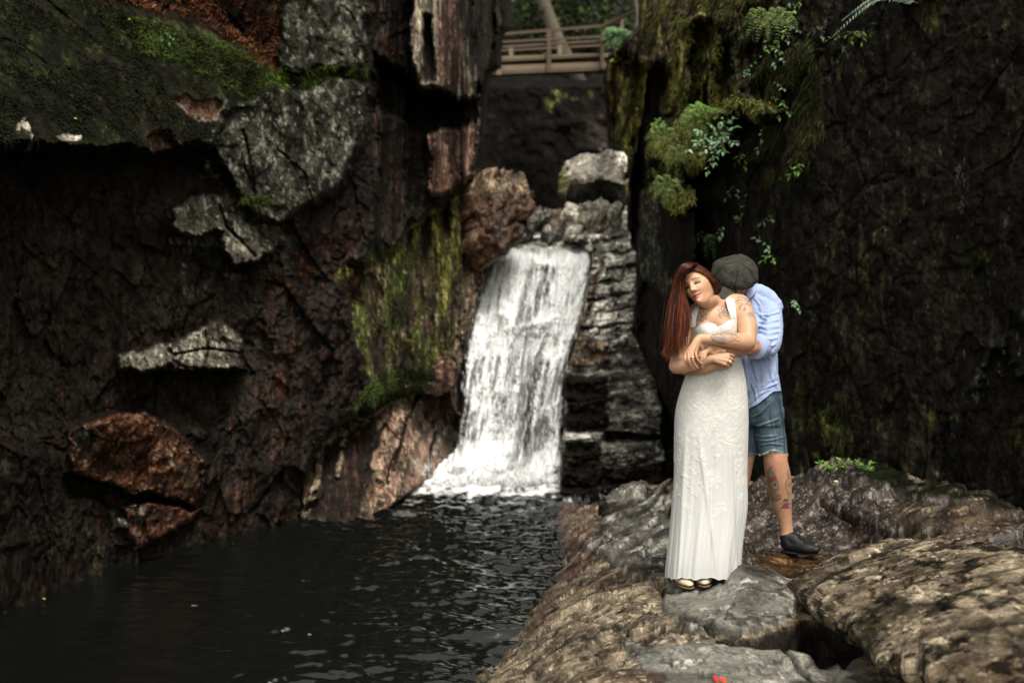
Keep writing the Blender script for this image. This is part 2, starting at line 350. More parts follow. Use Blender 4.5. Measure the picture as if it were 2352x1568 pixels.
# -------- the left cliff ---------------------------------------------------------
def base_left(U, V):
    d = np.interp(U, [-1200, -400, 0, 310, 520, 850, 1000, 1100, 1180], [3.2, 5.0, 6.3, 7.6, 8.6, 10.0, 11.6, 13.4, 14.6])
    return d + .00035 * (700 - V)
EDGE = [(1600,-1500),(1180,-1500),(1166,-200),(1163,0),(1160,60),(1142,80),(1140,150),(1118,165),(1108,215),(1100,330),(1082,395),(1120,408),(1165,425),(1185,480),(1180,540),(1140,575),(1118,640),(1098,700),(1072,800),(1062,860),(1062,960),(1056,1030),(1000,1090),(960,1120),(900,1165),(840,1215),(600,1330),(600,1500),(1600,1500)]
BL = [
 dict(p=[(-1300,350),(360,350),(470,385),(540,460),(640,600),(590,740),(600,860),(520,960),(170,1000),(-1300,1000)], o=.32, f=40, c='black', halo=('wall', 90)),  # near-black painted in where the overhang leaves the rock in shade
 dict(p=[(-1300,-1500),(640,-1500),(640,150),(520,90),(380,50),(250,-10),(100,-30),(-1300,-60)], o=.9, f=30, c='litter', a=.6),
 dict(p=[(-1300,-60),(100,-30),(250,-10),(380,50),(520,90),(625,170),(600,250),(520,330),(370,352),(100,345),(-1300,340)], o=-.15, g=(0,-.35), f=14, c='moss', a=.4),
 dict(p=[(300,40),(420,70),(520,100),(628,172),(610,215),(540,200),(430,130),(330,95)], c='mossb', mix=-.25, fc=14, ms=4),
 dict(p=[(270,-5),(400,48),(520,95),(632,168),(560,165),(420,95),(300,45)], c='litter', mix=-.1, fc=8),
 dict(p=[(525,250),(600,230),(645,150),(632,-1500),(850,-1500),(852,290),(835,380),(800,450),(770,520),(700,500),(650,545),(600,500),(540,440),(500,330)], o=-.28, f=9, c='lichen', a=.55, halo=('lichen', 50)),
 dict(p=[(520,170),(650,150),(760,165),(850,150),(850,172),(740,195),(640,200),(560,235)], o=-.1, f=8, c='moss'),
 dict(p=[(850,-1500),(950,-1500),(960,200),(1000,420),(900,560),(780,640),(700,700),(640,520),(775,440),(850,290)], c='redwall', fc=14, o=.15, f=16, a=.7),
 dict(p=[(560,640),(700,560),(850,560),(850,900),(720,1010),(700,1190),(600,1330),(560,1330),(470,1160),(500,960),(600,860)], c='redwall', fc=30, a=1.1),
 dict(p=[(640,520),(760,470),(800,560),(640,720),(580,640)], c='litter', mix=-.05, fc=20),
 dict(p=[(925,-1500),(1145,-1500),(1145,90),(1118,150),(1096,188),(1090,228),(1060,232),(1030,214),(1000,205),(965,198),(940,130)], o=-.9, f=7, c='streak', a=.35, w=.5),
 dict(p=[(1085,-1500),(1142,-1500),(1140,80),(1128,150),(1112,200),(1100,210),(1092,60)], o=-.5, f=5, c='black', w=.4),
 dict(p=[(1020,-1500),(1060,-1500),(1062,150),(1050,218),(1012,190)], o=-.9, f=6, c='pink', a=.3, w=.5),
 dict(p=[(975,30),(992,40),(1000,190),(970,185)], o=-.6, f=5, c='black', w=.4),
 dict(p=[(870,120),(960,195),(1000,212),(1095,236),(1100,290),(980,310),(860,250)], o=.7, f=10, c='black'),
 dict(p=[(985,310),(1085,285),(1088,395),(1052,432),(1000,445),(980,430)], o=-.25, f=8, c='pink', a=.4, w=.6),
 dict(p=[(380,480),(430,455),(512,438),(560,505),(640,520),(632,560),(600,605),(545,618),(518,575),(512,528),(440,545),(385,520)], o=-.05, f=7, c='gray', g=(.1,-.2), w=.8, halo=('lichen', 55)),
 dict(p=[(380,540),(510,535),(520,570),(380,560)], o=.25, f=6, c='lichen'),
 dict(p=[(410,600),(530,610),(540,650),(420,690)], o=.35, c='lichen', mix=.0),
 dict(p=[(262,822),(330,808),(400,800),(452,765),(490,748),(520,745),(548,775),(566,850),(500,856),(262,853)], o=-.22, f=6, c='gray', g=(0,-.25), w=.8, halo=('litter', 60)),
 dict(p=[(172,985),(200,965),(330,945),(430,1000),(478,1060),(468,1130),(440,1162),(330,1125),(172,1085)], o=-.22, f=10, c='red', g=(0,.1), w=.8, halo=('redwall', 90)),
 dict(p=[(178,985),(215,968),(238,1000),(215,1030),(180,1020)], c='lichen', w=.8, fc=4),
 dict(p=[(300,985),(380,960),(400,985),(330,1010)], c='lichen', w=1, mix=-.1, fc=4),
 dict(p=[(388,1010),(440,1000),(462,1060),(440,1140),(400,1100)], c='brown', w=1, mix=-.1),
 dict(p=[(160,1090),(330,1130),(440,1165),(300,1165),(160,1140)], o=.35, f=8, c='black'),
 dict(p=[(290,1165),(350,1158),(462,1172),(400,1220),(330,1265),(305,1225)], o=-.12, f=8, c='red', w=.8, halo=('redwall', 60)),
 dict(p=[(272,1190),(300,1195),(298,1210),(276,1208)], o=-.1, c='gray', w=.3, fc=3),
 dict(p=[(305,1155),(345,1155),(350,1185),(318,1200)], c='gray', w=.5, fc=3, mix=-.3, ms=12),
 dict(p=[(300,1205),(330,1210),(325,1240),(303,1235)], c='gray', w=.5, fc=3, mix=-.3, ms=12),
 dict(p=[(400,238),(425,222),(450,240),(500,226),(514,240),(500,270),(470,282),(430,262)], c='rose', o=-.2, w=.4, fc=3, f=6),
 dict(p=[(345,318),(372,300),(398,308),(404,340),(345,352)], c='rose', o=-.25, w=.3, fc=3, f=6),
 dict(p=[(60,268),(72,295),(70,350),(38,355),(42,285)], c='cream', mix=.1, ms=9, w=.6, fc=2),
 dict(p=[(128,315),(150,308),(186,310),(184,322),(140,326)], c='cream', w=.4, fc=2, mix=-.6, ms=8),
 dict(p=[(478,330),(515,340),(505,410),(470,385)], c='gray', mix=-.1, w=.6, fc=3),
 # mossy ribs left of the fall and the brown rock at their foot
 dict(p=[(770,640),(850,590),(905,560),(1000,480),(1055,428),(1090,400),(1100,430),(1075,560),(1062,700),(1050,830),(1000,850),(930,905),(860,905),(835,800),(800,700)], abs=lambda U, V: np.interp(U, [780,850,900,1000,1075,1110], [9.9,10.4,11.1,12.3,13.1,13.4]), f=14, c='mossb', a=.7, g=(0,-.15)),
 dict(p=[(870,600),(900,610),(880,780),(862,850),(856,760)], c='streak', w=.6, fc=4, mix=-.3),
 dict(p=[(905,690),(975,680),(985,750),(965,790),(950,740),(915,735)], c='redwall', fc=8, w=1, mix=-.2),
 dict(p=[(770,640),(840,590),(860,620),(840,700),(800,700)], c='litter', fc=10, mix=-.3),
 dict(p=[(1062,440),(1110,420),(1160,430),(1180,480),(1165,560),(1100,720),(1060,880),(1062,1000),(1040,900),(1040,830),(1058,640)], abs=lambda U, V: np.interp(U, [1000,1060,1180], [12.5,12.9,13.7]), f=6, c='brown', g=(0,-.2)),
 dict(p=[(1000,850),(1040,800),(1060,850),(1060,1000),(1010,900)], abs=lambda U, V: 12.3 + 0 * U, f=6, c='brown'),
 dict(p=[(700,1180),(722,1060),(735,1010),(800,965),(900,905),(960,890),(1030,905),(1056,960),(1062,1025),(1040,1130),(1000,1340),(690,1340),(690,1240)], abs=lambda U, V: np.interp(U, [680,800,880,930,1000,1060,1100], [9.15,9.4,9.7,10.15,11.6,12.5,12.9]) - .0055 * (V - 1150) * 1.0, f=9, c='brown', a=.5, w=.7, bulge=.35, bw=30),
 dict(p=[(860,960),(960,900),(1040,920),(1050,1000),(940,1130),(880,1180),(860,1060)], c='rose', mix=-.3, fc=10, w=.8),
 dict(p=[(745,1030),(790,1000),(850,960),(870,1000),(850,1080),(830,1200),(720,1200),(735,1100)], c='redwall', fc=12, w=.8),
 dict(p=[(900,1000),(960,1010),(1060,1000),(1000,1095),(905,1160)], c='rose', fc=14, mix=-.3, ms=3),
 dict(p=[(930,1040),(1000,1020),(1058,1000),(1010,1090),(940,1150)], c='pale', fc=14, mix=.05, ms=4),
]
def extra_left(U, V, D, C, W, P):
    far = sstep(.12, .5, fbm(P, 2.4, 5, 41, .65)) * (U < 900); wr, _ = rock_col('redwall', P * 1.3, 12); li, _ = rock_col('litter', P, 13)
    dk_ = (C.max(-1) < .022) * 1.0; C = lerp(C, wr * 1.3, (far * dk_ * .32)[..., None]); far2 = sstep(.3, .6, fbm(P, 6.5, 5, 42, .7)); C = lerp(C, li * 1.6, (far2 * dk_ * .3)[..., None])
    def band(pts, w, cls, dd=0, mx=None):
        nonlocal D, C, W
        wv = fbm(P, 5, 3, 91) * 4
        d, t = dline(U + wv, V + wv * .5, pts); m = 1 - sstep(w * .6, w, d)
        if mx is not None: m = m * sstep(mx, mx + .3, fbm(P, 9, 3, 33))
        c, w2 = rock_col(cls, P, 5); C = lerp(C, c, m[..., None]); W = lerp(W, w2, m); D = D + dd * m
    band([(740,1015),(790,985),(830,965),(900,915),(950,900)], 12, 'beige', -.10, -.6)
    band([(780,1000),(850,940),(930,900),(1000,890)], 16, 'brown', -.05, -.2)
    band([(960,920),(900,1000),(870,1080),(880,1150)], 9, 'beige', -.08, -.35)
    band([(1010,930),(960,1000),(930,1080),(910,1150)], 8, 'beige', -.08, -.35)
    band([(1040,950),(1010,1010),(975,1090)], 7, 'pale', -.05, -.35)
    band([(735,1020),(728,1090),(715,1150),(700,1185)], 11, 'beige', -.12, -.45)
    band([(800,990),(785,1040),(775,1090)], 8, 'beige', -.10, -.4)
    band([(990,960),(940,1040),(915,1150)], 6, 'beige', -.04, -.3)
    band([(1000,990),(985,1060)], 4, 'black', .05)
    band([(935,980),(900,1060),(890,1110)], 5, 'black', .06)
    band([(880,975),(850,1050),(845,1120)], 6, 'black', .06)
    band([(960,905),(925,990),(905,1080)], 5, 'redwall', .05)
    band([(480,1060),(520,1000),(600,900)], 4, 'litter', -.02, -.1)
    band([(700,1100),(660,1180),(630,1210)], 4, 'litter', -.02, .0)
    band([(1102,220),(1096,330),(1084,400)], 5, 'streak', -.1)
    band([(640,345),(700,400),(720,470)], 3, 'black', .05)
    band([(560,300),(575,380),(590,460)], 4, 'black', .08)
    band([(505,470),(520,520),(560,560),(590,590)], 4, 'black', .08)
    band([(400,812),(470,800),(550,810)], 3, 'black', .08)
    band([(470,760),(480,800),(470,850)], 3, 'black', .06)
    # ribs of the mossy slope hang vertically
    m = sstep(-12, 12, sdf(U, V, [(850,600),(1000,480),(1075,430),(1070,640),(1045,830),(900,905),(850,850)]))
    rb = fbm(np.stack([U * .045, V * .006, U * 0], -1), 1, 4, 71)
    D = D + m * .22 * rb
    moss, _ = rock_col('yellow', np.stack([U * .02, V * .004, U * 0], -1), 4)
    C = lerp(C, moss * 1.0, (m * sstep(.1, .5, -rb) * sstep(-.2, .25, fbm(P, 2.2, 3, 53)) * .75)[..., None])
    br, _ = rock_col('brown', P, 4); C = lerp(C, br, (m * sstep(-.15, .2, rb) * .85)[..., None]); bk_, _ = rock_col('black', P, 4); C = lerp(C, bk_, (m * sstep(.35, .6, rb) * .9)[..., None])
    # streaks run down the overhanging block and the red wall
    m = sstep(-6, 6, sdf(U, V, [(850,-1500),(1145,-1500),(1145,100),(1090,230),(1088,420),(980,440),(860,600),(850,300)]))
    st = fbm(np.stack([U * .05, V * .0035, U * 0], -1), 1, 4, 77)
    C = C * lerp(1, np.clip(.75 + 1.5 * st, .12, 2.0), m)[..., None]; D = D + m * .12 * st
    # pinhole pits in the pale patches
    f1, f2, h, v = worley(P * 16, 3)
    m = sstep(-5, 3, np.maximum(sdf(U, V, [(395,235),(425,220),(514,235),(500,275),(430,265)]), sdf(U, V, [(342,318),(372,298),(400,308),(404,342),(342,354)])))
    C = C * lerp(1, sstep(.14, .3, f1), m)[..., None]
    # far past the edge the wall turns back into the gorge
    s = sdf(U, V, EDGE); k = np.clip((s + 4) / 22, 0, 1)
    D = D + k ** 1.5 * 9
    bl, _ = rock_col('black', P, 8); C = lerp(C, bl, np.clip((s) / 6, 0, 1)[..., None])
    return D, C, W
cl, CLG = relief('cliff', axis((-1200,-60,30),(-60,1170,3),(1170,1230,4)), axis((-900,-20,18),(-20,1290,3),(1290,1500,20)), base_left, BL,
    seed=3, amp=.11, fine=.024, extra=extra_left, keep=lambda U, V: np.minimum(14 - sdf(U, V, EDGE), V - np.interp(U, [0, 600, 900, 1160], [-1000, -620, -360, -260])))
tag(cl, 'dark rock cliff with moss, grey lichen and rusty ledges along the left bank', kind='structure')

# -------- the right wall ---------------------------------------------------------
def base_right(U, V):
    d = np.interp(U, [1380, 1465, 1560, 1700, 1820, 2000, 2352, 2900, 3600], [14.5, 12.0, 10.2, 8.6, 7.7, 6.9, 5.7, 3.9, 2.6])
    return d + .0004 * (700 - V)
RB = [
 dict(p=[(1700,-1500),(4000,-1500),(4000,1600),(1560,1600),(1600,560),(1600,460),(1700,330)], c='wall', fc=14),
 dict(p=[(1465,520),(1600,470),(1600,1500),(1465,1500)], c='black', fc=6, o=.3, f=10),
 dict(p=[(1375,140),(1482,120),(1478,250),(1455,350),(1440,340),(1420,352),(1400,345),(1392,250)], abs=lambda U,V: 14.2 + 0*U, c='streak', f=5, w=.5, a=.4),
 dict(p=[(1480,150),(1548,150),(1532,250),(1505,300),(1488,400),(1478,500),(1455,560),(1438,540),(1448,430),(1462,330),(1482,230)], o=1.6, f=6, c='black', w=.5),
 dict(p=[(1440,-1500),(1700,-1500),(1760,-100),(1800,60),(1780,220),(1700,300),(1560,290),(1545,150),(1440,130)], c='brown', o=-.3, f=8, a=.8),
 dict(p=[(1540,140),(1700,60),(1800,100),(1780,220),(1700,300),(1560,290)], c='mossb', mix=-.15, ms=4),
 dict(p=[(1440,-1500),(1720,-1500),(1740,60),(1640,60),(1560,80),(1500,140),(1440,130)], c='streak', mix=-.1, ms=3),
 dict(p=[(1440,-1500),(1760,-1500),(1780,60),(1640,90),(1540,150),(1440,130)], c='yellow', mix=.0, ms=6),
 dict(p=[(1375,140),(1482,120),(1478,250),(1455,350),(1440,430),(1432,560),(1405,560),(1436,352),(1400,345),(1392,250)], c='yellow', mix=-.05, w=.5),
 dict(p=[(1440,-1500),(1700,-1500),(1700,60),(1600,90),(1540,150),(1440,130)], c='brown', mix=-.4),
 dict(p=[(1495,295),(1560,268),(1640,262),(1690,300),(1650,340),(1600,390),(1560,425),(1500,412),(1482,365)], o=-.7, g=(0,-.35), f=7, c='mossb', w=.8),
 dict(p=[(1500,330),(1560,300),(1620,310),(1560,345),(1498,352)], c='yellow', w=1, mix=-.3),
 dict(p=[(1485,372),(1560,365),(1590,385),(1585,410),(1490,400)], o=-.45, f=5, c='moss', w=1),
 dict(p=[(1480,445),(1500,420),(1588,425),(1592,462),(1562,492)], o=-.9, f=5, c='mossb', w=.5, g=(0,-.4)),
 dict(p=[(1470,450),(1500,440),(1560,490),(1595,470),(1598,600),(1560,700),(1470,640)], o=-.75, f=5, c='lichen', w=.5),
 dict(p=[(1520,470),(1598,480),(1598,640),(1530,640)], c='wall', w=1, fc=12),
 dict(p=[(1655,235),(1690,222),(1760,232),(1790,260),(1750,275),(1665,262)], o=-.55, f=5, c='mossb', w=.8),
 dict(p=[(1650,262),(1760,272),(1700,330),(1660,310)], o=.5, f=8, c='black', w=.8),
 dict(p=[(1700,0),(1840,-10),(1830,200),(1760,240),(1720,140)], c='moss', mix=-.2, o=-.15, f=10),
 dict(p=[(1590,60),(1690,40),(1700,250),(1600,260)], c='black', mix=-.1, w=1, o=.2),
]
RIBS = [([(1612,42),(1575,62),(1558,130),(1548,190),(1530,248)], 13, 'yellow'), ([(1632,60),(1648,80),(1640,180),(1642,268)], 10, 'yellow'),
        ([(1680,75),(1650,110),(1610,200),(1600,262)], 7, 'mossb'), ([(1735,70),(1700,95),(1690,120)], 8, 'mossb'), ([(1760,60),(1770,120),(1740,170),(1700,200)], 7, 'mossb'),
        ([(1480,140),(1470,240),(1440,330),(1425,420)], 9, 'yellow'), ([(1462,150),(1432,260),(1420,340)], 7, 'mossb'), ([(1404,190),(1412,330)], 7, 'ochre'),
        ([(1800,-20),(1770,50),(1755,110)], 6, 'mossb'), ([(1560,30),(1545,90),(1540,140)], 8, 'mossb'), ([(1585,130),(1575,200),(1560,262)], 6, 'brown')]
def extra_right(U, V, D, C, W, P):
    for pts, w, cls in RIBS:
        d, t = dline(U + fbm(P, 3, 3, 12) * 5, V, pts); w = w * 1.3; m = (1 - sstep(w * .5, w * 1.15, d)) * sstep(-.75, -.2, fbm(P, (7, 7, 3), 3, 14))
        c, w2 = rock_col(cls, P * (1, 1, .6), 15); C = lerp(C, c, m[..., None]); D = D - .22 * m
    m = sstep(1790, 1880, U + fbm(P, 2, 2, 66) * 40) * (V < 1300)
    sp = fbm(P, (14, 14, 5), 4, 61, .7); big = fbm(P, (1.2, 1.2, .8), 3, 62)
    k = m * sstep(.42, .65, sp + big * .5)
    gl, _ = rock_col('lichen', P, 9); C = lerp(C, gl * .55, k[..., None] * .6)
    gm, _ = rock_col('mossb', P, 10); k2 = m * sstep(.5, .7, fbm(P, (11, 11, 4), 4, 63, .7) + fbm(P, 1.1, 2, 64) * .5); C = lerp(C, gm * .35, k2[..., None] * .5)
    # paler blocks far right, faint moss column right of the couple
    mm = sstep(-12, 12, sdf(U, V, [(2270,790),(2352,770),(2500,780),(2500,900),(2352,905),(2300,880),(2220,900),(2250,850)])) * sstep(-.05, .3, fbm(P, 7, 3, 65))
    C = lerp(C, gl * .8, mm[..., None]); D = D - .12 * mm
    mm = sstep(-25, 25, sdf(U, V, [(1860,960),(1950,900),(1960,1060),(1890,1070)])) * sstep(.0, .4, fbm(P, 9, 3, 68)); C = lerp(C, gm * .8, mm[..., None])
    st = fbm(np.stack([U * .04, V * .004, U * 0], -1), 1, 4, 79)
    m = sstep(-8, 8, sdf(U, V, [(1375,120),(1700,20),(1760,230),(1640,270),(1530,300),(1490,140),(1480,300),(1430,560),(1395,560)]))
    C = C * lerp(1, np.clip(.85 + 1.1 * st, .2, 1.9), m)[..., None]; D = D + m * .2 * st
    D = D + 3 * np.clip(1 - (V - np.interp(U, [1380, 1560, 1700, 1900, 2400], [-60, -90, -260, -600, -1000])) / 45, 0, 1) ** 2
    s = sdf(U, V, REDGE); k = np.clip((-s + 3) / 20, 0, 1); D = D + k ** 1.5 * 9
    return D, C, W
REDGE = [(1474,-1500),(1472,60),(1400,130),(1392,180),(1402,325),(1446,350),(1448,440),(1446,520),(1450,560),(1464,580),(1462,700),(1450,760),(1470,800),(1560,1000),(1560,1120),(1460,1180),(1460,1300),(4000,1300),(4000,-1500)]
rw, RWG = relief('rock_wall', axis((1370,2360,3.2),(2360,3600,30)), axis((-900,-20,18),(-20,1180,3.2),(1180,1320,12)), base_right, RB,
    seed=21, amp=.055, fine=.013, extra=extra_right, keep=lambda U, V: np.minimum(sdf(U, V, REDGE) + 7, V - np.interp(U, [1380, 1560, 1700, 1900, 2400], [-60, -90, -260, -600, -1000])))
tag(rw, 'tall dark mossy rock wall behind the couple on the right bank', kind='structure')
WZ = -0.35
def ray_poly(cx, cy, poly, th):
    """distance from the centre to the outline along each angle"""
    r = np.full(th.shape, 1e9); dx, dy = np.cos(th), np.sin(th); n = len(poly)
    for i in range(n):
        ax, ay = poly[i]; bx, by = poly[(i + 1) % n]; ex, ey = bx - ax, by - ay
        den = dx * ey - dy * ex; den = np.where(np.abs(den) < 1e-9, 1e-9, den)
        t = ((ax - cx) * ey - (ay - cy) * ex) / den; s = ((ax - cx) * dy - (ay - cy) * dx) / den
        ok = (t > 0) & (s >= -1e-6) & (s <= 1 + 1e-6); r = np.where(ok & (t < r), t, r)
    return np.where(r > 1e8, 5, r)
def boulder(name, poly, pts, thick, cls, label, cat='boulder', group=None, nt_=150, nr=34, pw=2.6, amp=.05, fine=.015, fs=3.0, seed=0, mats=None, top=None, paint=None):
    """closed rock: outline (photo layout), three (u,v,d) points giving the slope of its face, real thickness in metres"""
    A, B, C3 = [np.array(at(*p)) for p in pts]; n = np.cross(B - A, C3 - A); n /= np.linalg.norm(n)
    o = np.array([0, 0, EYE])
    if np.dot(n, o - A) < 0: n = -n
    cx = np.mean([p[0] for p in poly]); cy = np.mean([p[1] for p in poly])
    th = np.linspace(0, 2 * math.pi, nt_, endpoint=False); R = ray_poly(cx, cy, poly, th)
    R = R * (1 + .04 * vnoise(np.stack([np.cos(th) * 2.5, np.sin(th) * 2.5, th * 0 + seed], -1), seed) + .035 * fbm(np.stack([np.cos(th) * 8, np.sin(th) * 8, th * 0 + seed], -1), 1, 4, seed, .65))
    r = np.sin(np.linspace(0, 1, nr + 1)[1:] * math.pi / 2)
    def side(rr, sg):
        U = cx + rr[:, None] * (R * np.cos(th))[None]; V = cy + rr[:, None] * (R * np.sin(th))[None]
        dirs = np.stack([(U - CX) / F, np.ones_like(U), -(V - CY) / F], -1)
        t = np.dot(A - o, n) / (dirs @ n); X = o + dirs * t[..., None]
        h = np.clip(1 - rr ** pw, 0, 1) ** (1 / pw)
        return X + n * (sg * thick * h)[:, None, None], U, V
    Xf, Uf, Vf = side(r, 1); Xb, _, _ = side(r[::-1][1:], -1)
    X = np.concatenate([Xf, Xb]).reshape(-1, 3); nrow = len(r) * 2 - 1
    U0 = o + (np.array([(cx - CX) / F, 1, -(cy - CY) / F])) * (np.dot(A - o, n) / (np.array([(cx - CX) / F, 1, -(cy - CY) / F]) @ n))
    X = np.concatenate([X, [U0 + n * thick], [U0 - n * thick]])
    fr = grid_faces(nt_, nrow, wrap=True)
    i = np.arange(nt_); k0, k1 = nrow * nt_, nrow * nt_ + 1
    tri = [(k0, a, (a + 1) % nt_) for a in i] + [(k1, (nrow - 1) * nt_ + (a + 1) % nt_, (nrow - 1) * nt_ + a) for a in i]
    cen = X.mean(0); dirv = X - cen; L = np.linalg.norm(dirv, axis=1, keepdims=True); dirv = dirv / np.maximum(L, 1e-6)
    h, e = facet(X, fs, seed + 40, .8); h2, e2 = facet(X, fs * 2.6, seed + 44, .8)
    X2 = X + (dirv * .5 + n * .5 * np.sign((X - U0) @ n)[:, None]) * (amp * h + amp * .4 * h2 - amp * .5 * np.exp(-e * 20) + fine * fbm(X, 9, 5, seed, .62) * 2)[:, None]
    c, w = rock_col(cls, X, seed)
    c = c * (1 - .5 * np.exp(-e2 * 14))[:, None]
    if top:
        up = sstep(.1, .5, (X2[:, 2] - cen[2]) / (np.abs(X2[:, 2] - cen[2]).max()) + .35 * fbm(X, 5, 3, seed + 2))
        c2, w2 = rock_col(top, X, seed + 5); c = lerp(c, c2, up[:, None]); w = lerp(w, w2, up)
    if paint: c, w = paint(X2, c, w)
    me_f = [tuple(f) for f in fr] + tri
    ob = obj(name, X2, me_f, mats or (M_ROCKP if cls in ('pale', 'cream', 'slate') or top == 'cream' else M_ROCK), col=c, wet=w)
    return tag(ob, label, cat, group)

# -------- shore rock under the couple -------------------------------------------
ZP = [(1280,1160,-.37),(1262,1200,-.37),(1285,1250,-.37),(1292,1300,-.37),(1245,1350,-.37),(1212,1400,-.37),(1150,1480,-.37),(1100,1560,-.37),(1040,1680,-.37),(1000,1800,-.4),(900,2000,-.45),
 (1180,1300,-1.0),(1080,1400,-1.0),(1000,1500,-1.0),(930,1650,-1.0),(800,1900,-1.0),(1200,1180,-.9),
 (1330,1190,-.22),(1400,1210,-.15),(1500,1210,-.04),(1540,1150,.05),(1440,1160,-.1),
 (1340,1300,-.2),(1430,1290,-.08),(1500,1290,-.02),(1575,1338,.03),(1620,1340,.05),(1550,1310,.02),(1600,1290,.05),
 (1310,1380,-.16),(1450,1400,-.0),(1600,1440,.03),(1750,1420,.06),(1350,1480,-.04),(1240,1490,-.16),(1195,1540,-.24),(1400,1560,.02),(1600,1560,.03),(1900,1560,.0),
 (1840,1262,.155),(1800,1250,.16),(1720,1250,.12),(1740,1180,.24),(1760,1120,.33),(1850,1108,.42),(1910,1080,.52),(1985,1085,.52),(2080,1120,.48),(2200,1150,.48),(2350,1190,.46),
 (1980,1180,.36),(1960,1250,.2),(2100,1230,.34),(2200,1250,.36),(2352,1260,.38),(2600,1300,.4),(3000,1300,.4),(2100,1400,.02),(2300,1500,.0),(2900,1600,.0),(1560,1110,.2),(1640,1110,.25),
 (1700,1312,.18),(1750,1330,.15),(1650,1348,.075),(1700,1370,.11),(1800,1370,.10),(1780,1400,.08),(1300,1750,.0),(1600,1900,.0),(2300,1900,.0),(3000,1900,.1),(1100,1800,-.25)]
SHORE_LINE = [(1280,1160),(1262,1200),(1288,1250),(1294,1300),(1245,1350),(1212,1400),(1150,1480),(1100,1560),(1040,1680)]
def shoreZ(U, V): return rbf(ZP, U, V, smooth=2e-2)
def z_on_shore(u, v): return float(shoreZ(np.array([float(u)]), np.array([float(v)]))[0])
CREST = [(900,1160),(1280,1160),(1380,1165),(1460,1130),(1560,1100),(1700,1100),(1760,1108),(1850,1090),(1900,1075),(2000,1080),(2100,1112),(2352,1172),(3400,1300)]
def build_shore():
    ua = axis((900,1080,12),(1080,2360,2.6),(2360,3400,24)); ta = axis((0,520,2.4),(520,1200,14))
    U, T = np.meshgrid(ua, ta); V = np.interp(U, *zip(*CREST)); V = V + T; V0 = V
    Zb = shoreZ(U, V); Z = Zb * 0
    P = atn(U, V, dz(V, Zb)); wob = fbm(P, (3, 3, 3), 3, 5) * 16 + fbm(P, 11, 3, 6) * 6; wob2 = fbm(P, (3, 3, 3), 3, 7) * 9 + fbm(P, 11, 3, 8) * 4
    C, W = rock_col('beige', P, 3); A = np.ones_like(Z)
    def reg(poly, cls=None, dzv=0, ce=0, f=5, fz=6, mix=None, a=None, ms=6, w=1, c2=0, zabs=None):
        nonlocal C, W, Z, A
        s = sdf(U + wob * w, V + wob2 * w, poly)
        if cls:
            m = sstep(-f, f, s + ce)
            if mix is not None: m = m * sstep(mix, mix + .3, fbm(P, ms, 4, 40 + c2))
            c, wt = rock_col(cls, P, 11 + c2); C = lerp(C, c, m[..., None]); W = lerp(W, wt, m)
        mz = sstep(-fz, fz, s)
        Z = Z + dzv * mz
        if a is not None: A = lerp(A, a, mz)
    reg([(1230,1130),(1420,1130),(1400,1230),(1340,1300),(1300,1350),(1230,1400),(1200,1400),(1255,1300)], 'pink', f=8, mix=-.25)
    reg([(1230,1330),(1400,1310),(1560,1300),(1500,1350),(1360,1400),(1180,1470),(1080,1600),(1080,1500)], 'brown', f=14, mix=-.1)
    reg([(1340,1250),(1420,1170),(1560,1120),(1560,1345),(1500,1340),(1440,1330),(1400,1290)], 'slate', f=6, dzv=.03)
    reg([(1530,1090),(1640,1080),(1800,1090),(1800,1180),(1600,1240),(1530,1200)], 'litter', f=10, mix=-.2)
    reg([(1700,1110),(1850,1085),(1990,1070),(2100,1110),(2380,1180),(2400,1260),(2050,1270),(1900,1310),(1700,1320)], 'wetpink', f=8, a=.8)
    reg([(1850,1100),(1900,1060),(2000,1060),(2120,1110),(2352,1170),(2352,1190),(2100,1150),(1980,1110)], 'moss', f=8, mix=-.25, dzv=.03)
    reg([(2060,1160),(2400,1180),(2400,1270),(2100,1260)], 'brown', f=10, mix=-.05)
    reg([(1720,1290),(1800,1270),(1900,1270),(1860,1310),(1820,1335),(1740,1325)], 'ochre', f=6)
    reg([(1520,1352),(1600,1350),(1645,1340),(1690,1306),(1760,1318),(1840,1345),(1850,1390),(1830,1420),(1760,1440),(1640,1446),(1560,1460),(1530,1420)], 'smooth', f=4, dzv=.035, a=.45)
    reg([(1560,1340),(1640,1338),(1690,1310),(1760,1322),(1840,1350),(1760,1370),(1660,1362),(1580,1372)], 'slate', f=4, a=.6)
    reg([(1430,1480),(1560,1480),(1640,1462),(1740,1452),(1850,1470),(1970,1505),(2030,1580),(2030,1900),(1700,1900),(1560,1620)], 'smooth', f=4, dzv=.0, a=.5, c2=2)
    reg([(1650,1464),(1740,1458),(1800,1442),(1860,1432),(1930,1450),(1990,1490),(1950,1515),(1850,1488),(1700,1474)], 'black', f=4, ce=8, dzv=-.18, fz=6)  # black painted over the hollow and its walls for the shade below the slab
    reg([(1540,1500),(1600,1485),(1640,1500),(1600,1530),(1560,1545)], 'slate', f=3, dzv=-.02, fz=4, a=.0)
    reg([(1780,1520),(1900,1500),(1960,1540),(1900,1590),(1820,1580)], 'slate', f=5, dzv=-.04, mix=-.2, c2=3)
    reg([(1100,1900),(1095,1560),(1160,1500),(1180,1520),(1130,1580),(1140,1900)], 'mossb', f=8, mix=.05)
    reg([(1250,1560),(1400,1530),(1560,1540),(1560,1900),(1200,1900)], 'brown', f=12, mix=-.1, c2=4)
    def crack(pts, w, dep, cls='black'):
        nonlocal C, Z
        d, t = dline(U + wob * .5, V + wob2 * .5, pts); m = 1 - sstep(w * .4, w, d); c, _ = rock_col(cls, P, 3)
        C = lerp(C, c, m[..., None] * .85); Z = Z - dep * m
